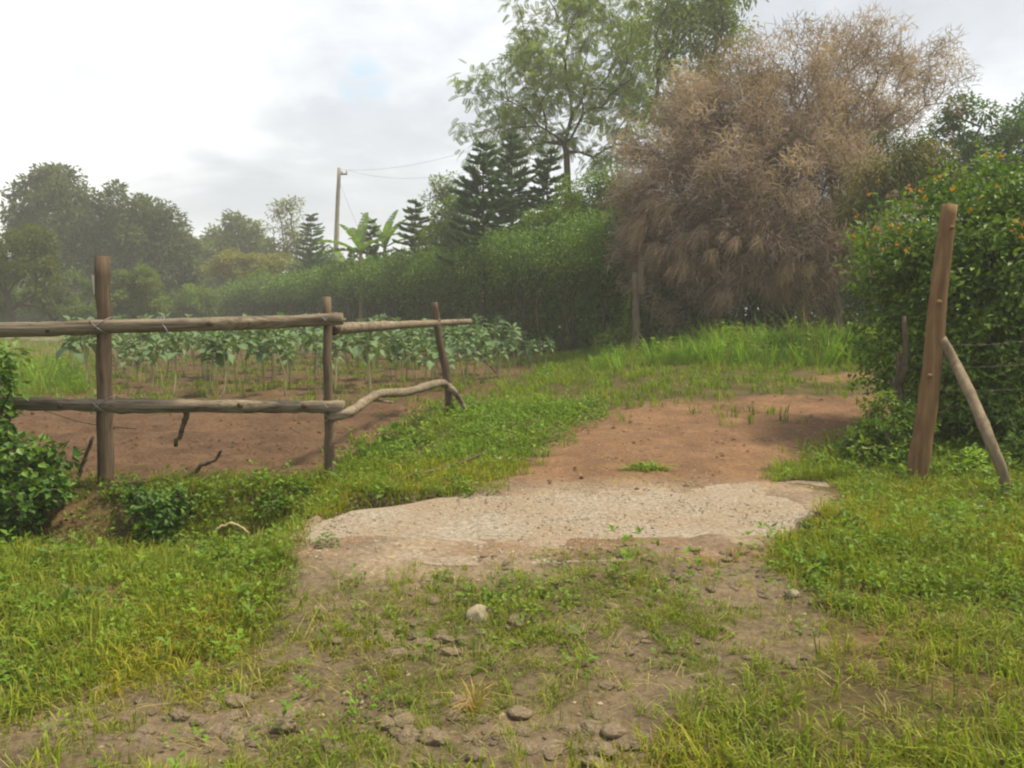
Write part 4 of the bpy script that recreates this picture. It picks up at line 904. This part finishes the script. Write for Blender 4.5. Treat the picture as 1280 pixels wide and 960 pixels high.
cm = R.uniform(.75, 1.25, (len(x), 1)) * np.array([1, 1, 1]) * np.where((fbm(x * .9, y * .9, 131, 3) > .12)[:, None], [1.25, 1.05, 1.0], [1, 1, 1])
o = scatter(V1, place(x, y), R.uniform(.6, 1.25, len(x)) * np.where(trk, .62, 1.0), cm).build('grass', M['grass']); tag(o, 'short yellowish green grass on both sides of the stony track', 'grass', kind='stuff')
print('turf', len(x))
# broad-leaved weeds: banks, right corner, verge
x, y = cand(17000, 2.4, 11.5); mk = vmasks(x, y); px, py = pix(x, y, terrain_base(x, y)); nz = fbm(x * 1.1, y * 1.1, 201, 4)
zone = np.zeros(len(x))
zone = np.maximum(zone, sst(930, 1010, px) * sst(585, 610, py) * (1 - sst(740, 850, py)))                    # right corner
zone = np.maximum(zone, (1 - sst(360, 420, px)) * sst(592, 612, py) * (1 - sst(790, 860, py)) * .9)          # left bank and ditch
zone = np.maximum(zone, (1 - sst(90, 260, px)) * sst(640, 700, py) * (1 - sst(850, 930, py)) * .9)
zone = np.maximum(zone, ((px > 300) & (px < 760) & (py > 505) & (py < 648)) * .85)
zone = np.maximum(zone, ((px > 1000) & (py > 520) & (py < 600)) * .9)
zone = np.where(mk['track'] > .5, np.maximum(mk['green'] * .38, .05 + .1 * (nz > .1)), zone)
p = zone * np.clip(.75 + 1.1 * nz, .05, 1) * (1 - bare_f(mk)) * (1 - .8 * mk['bare']); k = (R.rand(len(x)) < p) & ~SLABX(x, y); x, y = x[k], y[k]
V2 = [weed_clump(16, .085, .10, .034, G2) for _ in range(4)] + [weed_clump(12, .07, .16, .045, G2), weed_clump(20, .10, .06, .026, G2)]
o = scatter(V2, place(x, y), R.uniform(.6, 1.3, len(x)) * np.clip(.7 + y * .05, .8, 1.3)).build('weeds', M['leaf']); tag(o, 'bright green broad-leaved weeds on the ditch banks and verges', 'weeds', kind='stuff')
print('weeds', len(x))
# verge grass further back
x, y = cand(17000, 7.2, 24.0, xr=.72); mk = vmasks(x, y); px, py = pix(x, y, terrain_base(x, y)); nz = fbm(x * .8, y * .8, 301, 4)
p = np.clip(.8 + .6 * nz, .1, 1) * (1 - bare_f(mk)) * np.where(mk['path2'] > .5, .25, 1) * np.where((px > 900) & (py > 466) & (py < 505), .45, 1)
p = np.where((mk['plot'] > .5) & (nz > -.1), .30, p); p = np.where((mk['path'] > .5) & (y > 9.5) & (nz > .18), .25, p)
k = R.rand(len(x)) < p; x, y = x[k], y[k]
V3 = [blade_tuft(10, (.07, .18), .10, .014, 1.0, G1 + G2) for _ in range(5)]
o = scatter(V3, place(x, y), R.uniform(.6, 1.25, len(x))).build('verge_grass', M['grass']); tag(o, 'green verge grass between the dirt path and the plot', 'grass', kind='stuff')
print('verge', len(x))
# tall grass at the bend of the path and beyond the plot
x, y = cand(14000, 12.0, 22.0, xr=.6); mk = vmasks(x, y); px, py = pix(x, y, terrain_base(x, y)); nz = fbm(x * .6, y * .6, 401, 3)
z1 = (px > 740) & (px < 1130) & (y > 14.8 + .004 * np.maximum(0, 900 - px)) & (y < 20); z2 = (px < 120) & (y > 13) & (y < 19) & (px > -140)
p = (z1 * np.clip(.55 + nz + .4 * sst(780, 950, px), .1, 1) * .8 + z2 * .35) * (1 - mk['path'] * (py > 465)) * (1 - .7 * mk['path2']); k = R.rand(len(x)) < p; x, y = x[k], y[k]; px = px[k]
V4 = [blade_tuft(12, (.22, .72), .16, .017, .95, [(0.10, 0.17, 0.028), (0.12, 0.19, 0.03), (0.085, 0.15, 0.025)]) for _ in range(5)] + [weed_clump(22, .2, .55, .10, G2), weed_clump(18, .16, .7, .09, [(0.13, 0.16, 0.03), (0.11, 0.15, 0.03)]), blade_tuft(8, (.4, .95), .12, .009, .5, [(0.2, 0.19, 0.07), (0.16, 0.17, 0.05)])]
o = scatter(V4, place(x, y), R.uniform(.45, 1.25, len(x)) * np.clip(.9 + .8 * fbm(x * .9, y * .9, 421, 3), .5, 1.4) * np.where(px < 120, .8, .55 + .5 * sst(760, 960, px))).build('tall_grass', M['grass']); tag(o, 'tall lush grass and weeds along the bend of the path', 'grass', kind='stuff')
print('tall', len(x))
# rough pasture beyond the plot on the left
x, y = cand(9000, 18.0, 52.0, xr=.75); px, py = pix(x, y, terrain_base(x, y)); k = ((px < 130) | (y > 27)) & (px < 700); x, y = x[k], y[k]
o = scatter([blade_tuft(7, (.25, .6), .2, .022, .9, G1) for _ in range(4)], place(x, y), R.uniform(.35, .7, len(x))).build('pasture_grass', M['grass']); tag(o, 'rough yellowish pasture grass beyond the vegetable plot', 'grass', kind='stuff')
# dry straw litter
x, y = cand(4600, 2.2, 7.2); mk = vmasks(x, y); nz = fbm(x * 1.6, y * 1.6, 501, 3); p = (.30 + .8 * nz) * (1 - mk['soil']) * (1 - .8 * mk['path']); k = (R.rand(len(x)) < p) & ~SLABX(x, y); x, y = x[k], y[k]
o = scatter(straw_v, place(x, y), R.uniform(.5, 1.2, len(x)), tilt=.8).build('straw_litter', M['grass']); tag(o, 'dry straw coloured grass litter among the stones', 'straw', kind='stuff')

# single clumps one can point to
def clump(name, label, cat, px, py, parts, mat='leaf', group=None):
    b = onground(px, py); mb = MB()
    for V, Fs, C in parts: mb.add(V + b, Fs, C)
    return tag(mb.build(name, M[mat], None, origin=b), label, cat, group)
clump('grass_tuft', 'small bright grass tuft growing alone in the middle of the dirt path', 'grass tuft', 806, 590, [(V * [2.4, 1.8, 1.0], F, C) for V, F, C in [blade_tuft(90, (.04, .12), .08, .007, 1.4, G1), weed_clump(70, .08, .06, .03, G2)]])
clump('weed', 'single grey green weed on the left end of the concrete slab', 'weed', 410, 688, [weed_clump(60, .07, .10, .03, [(0.08, 0.12, 0.05), (0.1, 0.14, 0.06)])])
clump('weed', 'flat rosette weed in the bare patch at the lower left', 'weed', 96, 752, [weed_clump(40, .13, .04, .07, [(0.085, 0.125, 0.06), (0.1, 0.14, 0.065)])])
clump('weed', 'large pale leaved weed at the edge of the right grass corner', 'weed', 1012, 712, [weed_clump(34, .16, .05, .09, [(0.11, 0.18, 0.06), (0.12, 0.19, 0.065)])])
clump('weed', 'leafy weed clump at the foot of the gate post', 'weed', 1216, 598, [weed_clump(110, .17, .26, .06, [(0.13, 0.2, 0.03), (0.15, 0.21, 0.035)])])
clump('dry_tuft', 'dry reddish spiky tuft among the foreground stones', 'grass tuft', 592, 892, [blade_tuft(26, (.08, .17), .03, .006, 1.5, [(0.24, 0.15, 0.08), (0.3, 0.2, 0.11)])], 'grass')
clump('low_bush', 'low leafy weed bush beside the crooked rail', 'weed', 497, 556, [weed_clump(150, .26, .24, .07, G2)])
for j, (px, py, n, r_, h_, l_, lab) in enumerate(((70, 706, 70, .13, .16, .05, 'leafy weed under the shrub at the left edge'), (128, 700, 60, .12, .12, .04, 'low weed at the foot of the bare ditch bank'), (258, 640, 80, .15, .16, .045, 'bushy weed on the bank between shrub and slab'), (300, 700, 90, .16, .14, .045, 'spreading weed in the ditch just left of the slab'), (250, 700, 60, .12, .14, .045, 'weed in the ditch below the small dark shrub'), (330, 612, 90, .16, .18, .05, 'weed clump beside the second fence post'), (160, 612, 70, .14, .14, .045, 'weed clump right of the left fence post foot'), (1060, 600, 110, .2, .16, .05, 'weed clump at the far corner of the slab'), (600, 545, 80, .2, .2, .06, 'weed clump at the foot of the crooked post'), (690, 470, 60, .3, .25, .09, 'weed clump at the corner of the kale plot'))):
    clump('weed', lab, 'weed', px, py, [weed_clump(n, r_, h_, l_, G2 if j % 2 else [(0.075, 0.12, 0.03), (0.09, 0.135, 0.03)])])
clump('dry_weed', 'dry straw coloured weed standing right of the small dark shrub', 'weed', 236, 632, [blade_tuft(22, (.15, .34), .05, .006, .9, [(0.2, 0.16, 0.09), (0.16, 0.12, 0.07)])], 'grass')
# shrubs with stems
def shrub(name, label, base, lobes, n, k, rc, leaf, cols, mat='gloss'):
    return tree(name, label, 'shrub', base, lobes, n, k, rc, leaf, cols, 0.025, fork_frac=.3, mat=mat, bark='stick', shell=.2, var=.3)
SG = [(0.050, 0.090, 0.024), (0.065, 0.11, 0.03), (0.038, 0.07, 0.02), (0.09, 0.13, 0.05)]
b = onground(22, 690); dd = b[1] + .25
shrub('shrub', 'dark broad-leaved shrub overhanging the ditch at the left edge', b + [-.1, .2, 0], [lob(0, 590, 62, 55, dd), lob(-60, 560, 70, 90, dd), lob(40, 620, 42, 45, dd - .1), lob(-10, 655, 50, 40, dd - .15), lob(-40, 480, 60, 60, dd), lob(62, 585, 26, 26, dd + .2)], 120, 34, .13, (.072, .056), SG)
shrub('shrub', 'sprawling leafy shoots at the left edge just below the top rail', onground(-15, 590) , [lob(4, 470, 22, 22, 7.3), lob(-30, 455, 40, 40, 7.3), lob(22, 445, 14, 10, 7.3), lob(-30, 520, 40, 50, 7.3)], 36, 30, .13, (.08, .055), SG)
b = onground(196, 672); dd = b[1]
shrub('shrub', 'small dark shrub on the ditch bank between the two fence posts', b, [lob(195, 650, 28, 26, dd), lob(180, 630, 22, 20, dd + .1), lob(215, 628, 24, 18, dd + .15), lob(205, 665, 22, 16, dd - .05)], 40, 34, .07, (.048, .034), SG)
b = onground(365, 648)
shrub('shrub', 'green shrub clump at the left corner of the slab', b, [lob(352, 625, 34, 18, b[1] + .2), lob(385, 615, 28, 18, b[1] + .35), lob(340, 640, 18, 16, b[1])], 36, 34, .07, (.045, .032), [(0.08, 0.13, 0.03), (0.065, 0.11, 0.026)], 'leaf')
b = onground(1100, 585)
shrub('shrub', 'low green shrub spreading left of the gate post foot', b, [lob(1095, 560, 40, 30, b[1]), lob(1125, 545, 36, 36, b[1] + .2), lob(1105, 520, 30, 34, b[1] + .4)], 60, 44, .11, (.052, .032), FL, 'leaf')
b = onground(1262, 600)
shrub('shrub', 'low green shrub behind the foot of the prop pole', b + [0, .3, 0], [lob(1240, 578, 34, 22, b[1] + .4), lob(1290, 570, 36, 30, b[1] + .4)], 40, 40, .10, (.055, .035), FL, 'leaf')
b = onground(785, 440)
shrub('shrub', 'pale creeper shoots climbing beside the plank post', b + [0, .2, 0], [lob(785, 405, 10, 26, b[1]), lob(765, 425, 18, 14, b[1]), lob(790, 380, 6, 18, b[1])], 34, 26, .16, (.13, .07), [(0.12, 0.16, 0.05), (0.1, 0.14, 0.04)], 'leaf')

# ------------------------------------------------------------------ sticks, litter
def stick(label, pts, r0, r1, name='stick', mat='stick', n=12):
    P = curve(pts, n); P[1:-1] += R.normal(0, r0 * .3, (n - 2, 3)); V, Fs = tube(P, np.linspace(r0, r1, n), 7, wob=.08)
    tag(build(name, V, Fs, M[mat], None, smooth=True, origin=P[0]), label, 'stick')
a = onground(220, 574); d_ = pb1[1] + .25; stick('short stake hanging under the lower rail between the posts', [at(234, 512, pb1[1]), at(229, 532, pb1[1] + .06), at(220, 558, pb1[1] + .1)], .026, .018)
a = onground(96, 596); stick('slanting stick leaning beside the left fence post', [a, at(107, 570, a[1]), at(117, 545, a[1])], .018, .016)
a = onground(228, 596); stick('bent branch lying on the soil below the lower rail', [a, at(250, 584, a[1]), at(266, 576, a[1]), at(277, 563, a[1])], .022, .012)
a = onground(505, 606); stick('dry grey branch lying in the verge grass', [a + [0, 0, .05], onground(545, 596) + [0, 0, .06], onground(580, 586) + [0, 0, .07], onground(610, 580) + [0, 0, .1]], .016, .010)
a = onground(270, 676); stick('pale yellow stem lying across the ditch', [a + [0, 0, .06], onground(292, 672) + [0, 0, .09], onground(312, 679) + [0, 0, .05]], .012, .008, mat='straw')
a = onground(1185, 545); stick('pale dead twig sticking out of the hedge by the gate post', [at(1160, 520, 7.6), at(1178, 514, 7.5), at(1198, 504, 7.4)], .008, .004)
stick('thin dead pole leaning beyond the crooked rail', [onground(622, 468), at(606, 452, gp(622, 468)[1]), at(598, 442, gp(622, 468)[1])], .02, .014)
a = at(55, 512, 7.4); stick('slack wire like vine stretched under the lower rail', [at(52, 512, 7.2), at(100, 527, 7.1), at(140, 533, 7.0), at(170, 536, 7.0)], .006, .005)
for px, py, s, lab in ((626, 579, .06, 'white paper scrap at the edge of the dirt path'), (1225, 638, .03, 'small white scrap in the grass by the prop pole'), (283, 500, .04, 'pale scrap lying on the dug soil')):
    b = onground(px, py); n = 7; an = np.arange(n) * 2 * np.pi / n; rr = s * R.uniform(.6, 1.1, n); V = np.stack([np.cos(an) * rr, np.sin(an) * rr * .8, R.uniform(.02, .05, n)], -1) + b; V = np.vstack([V, V - [0, 0, .004]])
    k = np.arange(n); Fq = np.stack([k, (k + 1) % n, (k + 1) % n + n, k + n], -1); tag(build('paper_scrap', V, [np.array([k]), np.array([k[::-1] + n]), Fq], M['paper'], None, origin=b), lab, 'litter')

# ------------------------------------------------------------------ stones
import bmesh
def stone_mesh(seed, mat):
    rs = np.random.RandomState(seed); bm = bmesh.new(); bmesh.ops.create_icosphere(bm, subdivisions=3, radius=1)
    pl = unit(rs.normal(size=(7, 3))); off = rs.uniform(.55, .95, 7)
    for v in bm.verts:
        c = np.array(v.co)
        for q, f in zip(pl, off):
            dd = c @ q
            if dd > f: c = c - q * (dd - f) * .85
        c = c * (1 + .22 * float(fbm(np.array(c[0] * 1.7 + seed), np.array(c[1] * 1.7 + c[2] * 2.1), seed, 3))); v.co = c
    m = bpy.data.meshes.new('stone'); bm.to_mesh(m); bm.free(); m.materials.append(mat)
    m.polygons.foreach_set('use_smooth', np.ones(len(m.polygons), bool)); m.update(); return m
SM = [stone_mesh(k, M['stone']) for k in range(8)]
def stone(px, py, w, label, group=None, mesh=None, flat=.5, sink=.5):
    b = onground(px, py); s = w / F * b[1] / 2
    o = bpy.data.objects.new('stone', mesh or SM[R.randint(8)]); COL.objects.link(o); o.location = b + [0, 0, s * flat * (1 - 2 * sink)]; o.rotation_euler = (R.uniform(-.2, .2), R.uniform(-.2, .2), R.uniform(0, 6.28)); o.scale = (s, s * R.uniform(.7, 1), s * flat)
    tag(o, label, 'stone', group)
stone(598, 780, 34, 'pale rounded stone, the lightest among the foreground weeds', mesh=stone_mesh(47, M['stone_pale']), flat=.72, sink=.25)
stone(990, 748, 18, 'small pale stone at the edge of the right grass corner', mesh=stone_mesh(41, M['stone_pale']), flat=.7, sink=.2)
stone(408, 578 + 210, 9, 'tiny whitish pebble on the left wheel track', mesh=stone_mesh(42, M['stone_pale']))
cl = [(520, 790, 90, 34, 22, 24, 'left of the pale stone'), (450, 805, 50, 40, 10, 22, 'on the left wheel track'), (300, 905, 110, 40, 16, 34, 'in the lower left of the track'), (560, 915, 120, 30, 18, 34, 'before the grass clump at the bottom middle'), (720, 940, 120, 24, 16, 34, 'at the bottom right of the track'), (690, 705, 120, 16, 20, 13, 'along the front of the slab'), (880, 730, 110, 40, 26, 16, 'on the right wheel track below the slab'), (860, 830, 90, 40, 16, 20, 'beside the right grass corner'), (160, 920, 110, 36, 14, 26, 'in the lower left corner'), (800, 692, 110, 12, 12, 12, 'at the right front of the slab'), (640, 800, 40, 20, 6, 14, 'just right of the pale stone'), (760, 800, 60, 40, 10, 16, 'among the weeds right of the pale stone')]
for cx, cy, a, b_, n, sz, where in cl:
    for q in range(int(n * 1.45)):
        px = cx + R.normal(0, .62) * a; py = cy + R.normal(0, .55) * b_
        if py > 985 or py < 692: continue
        stone(px, py, sz * R.uniform(.4, 1.25) * (py / cy), 'brown field stone half sunk in the track ' + where, 'track stones ' + where, flat=R.uniform(.3, .55), sink=R.uniform(.36, .5))
for q in range(46):
    px = R.uniform(760, 1030); py = R.uniform(515, 600)
    if inpoly(np.array([px]), np.array([py]), PATH)[0]: stone(px, py, R.uniform(3, 7), 'small brown stone on the dirt path', 'stones on the path')
# gravel
def pebbles(n, y0, y1):
    x, y = cand(n, y0, y1); mk = masks(x, y); k = (((mk['track'] > .5) | (mk['path'] > .5)) & (R.rand(len(x)) < np.where(mk['path'] > .5, .6, .9))) & ~SLABX(x, y); x, y = x[k], y[k]
    pc = np.array([(.6, 0, .1), (0, .7, .1), (-.6, .1, .1), (0, -.6, .1), (.1, 0, .55), (0, 0, -.4)]); f = np.array([[0, 1, 4], [1, 2, 4], [2, 3, 4], [3, 0, 4], [1, 0, 5], [2, 1, 5], [3, 2, 5], [0, 3, 5]])
    va = [(pc * R.uniform(.7, 1.3, pc.shape), [f], np.tile([0.195, 0.15, 0.10], (6, 1))) for _ in range(5)]
    o = scatter(va, place(x, y), .006 + .016 * R.uniform(0, 1, len(x)) ** 2.5, R.uniform(.55, 1.5, (len(x), 1)) * np.array([1, 1, 1])).build('gravel', M['dead']); tag(o, 'loose gravel and crumbs of earth on the track and path', 'gravel', kind='stuff')
pebbles(16000, 2.2, 12)
def slab_grit(n):
    x = R.uniform(-1.45, 2.7, n); y = R.uniform(4.5, 6.8, n); q = fbm(x * 2.2, y * 2.2, 611, 4); ins = SLABX(x, y); k = (R.rand(n) < np.clip(.35 + 1.4 * q, .05, 1) * np.where(ins, 1, sst(4.4, 4.9, y))); x, y = x[k], y[k]; ins = ins[k]
    z = np.maximum(np.where(ins, .105 + 0.020 * fbm(x * 5, y * 5, 15, 5), -9), gz(x, y))
    pc = np.array([(.6, 0, .1), (0, .7, .1), (-.6, .1, .1), (0, -.6, .1), (.1, 0, .5), (0, 0, -.4)]); f = np.array([[0, 1, 4], [1, 2, 4], [2, 3, 4], [3, 0, 4], [1, 0, 5], [2, 1, 5], [3, 2, 5], [0, 3, 5]])
    va = [(pc * R.uniform(.7, 1.3, pc.shape), [f], np.tile([0.20, 0.165, 0.12], (6, 1))) for _ in range(5)]
    o = scatter(va, np.stack([x, y, z], -1), .005 + .016 * R.uniform(0, 1, len(x)) ** 2.5, R.uniform(.5, 1.5, (len(x), 1)) * np.array([1, 1, 1])).build('slab_gravel', M['dead']); tag(o, 'pale crushed gravel strewn over the concrete slab', 'gravel', kind='stuff')
slab_grit(13000)
def clods(n):
    x, y = cand(n, 6.3, 16, xr=.72); mk = masks(x, y); q = fbm(x * 1.5, y * 1.5, 711, 3); k = (np.maximum(mk['soil'], np.maximum(mk['plot'], mk['path'] * .22)) > .15) & (R.rand(n) < np.clip(.5 + 1.2 * q, .08, 1) * np.where(mk['path'] > .5, .3, 1)) & ~SLABX(x, y); x, y = x[k], y[k]
    pc = np.array([(.6, 0, .1), (.3, .6, .1), (-.4, .55, .05), (-.65, 0, .1), (-.25, -.6, .1), (.4, -.5, .05), (.15, .1, .5), (-.2, -.1, .45)]); f = np.array([[0, 1, 6], [1, 2, 6], [2, 7, 6], [2, 3, 7], [3, 4, 7], [4, 5, 7], [5, 6, 7], [5, 0, 6]])
    va = [(pc * R.uniform(.65, 1.35, pc.shape), [f], np.tile([0.075, 0.046, 0.027], (8, 1))) for _ in range(6)]
    o = scatter(va, place(x, y), .010 + .035 * R.uniform(0, 1, len(x)) ** 2.5, R.uniform(.65, 1.45, (len(x), 1)) * np.array([1, 1, 1])).build('soil_clods', M['dead']); tag(o, 'small clods of dug earth in the plot and on the path', 'clods', kind='stuff')
clods(15000)

# ------------------------------------------------------------------ haze
V = np.array([[sx, sy, sz] for sx in (-260, 260) for sy in (-22, 300) for sz in (-2.0, 24)], float)
hz = build('haze', V, BOXF, bpy.data.materials.new('air')); tag(hz, kind='stuff')
hm = hz.data.materials[0]; hm.use_nodes = True; ht = hm.node_tree; ht.nodes.clear()
ho = ht.nodes.new('ShaderNodeOutputMaterial'); hv = nn(ht, 'ShaderNodeVolumePrincipled', i_Density=0.0021, i_Anisotropy=0.1); hv.inputs['Color'].default_value = (0.99, 0.985, 0.97, 1)
ht.links.new(hv.outputs[0], ho.inputs['Volume'])
print('tris', sum(len(m.loops) - 2 * len(m.polygons) for m in bpy.data.meshes), 'objs', len(SC.objects))
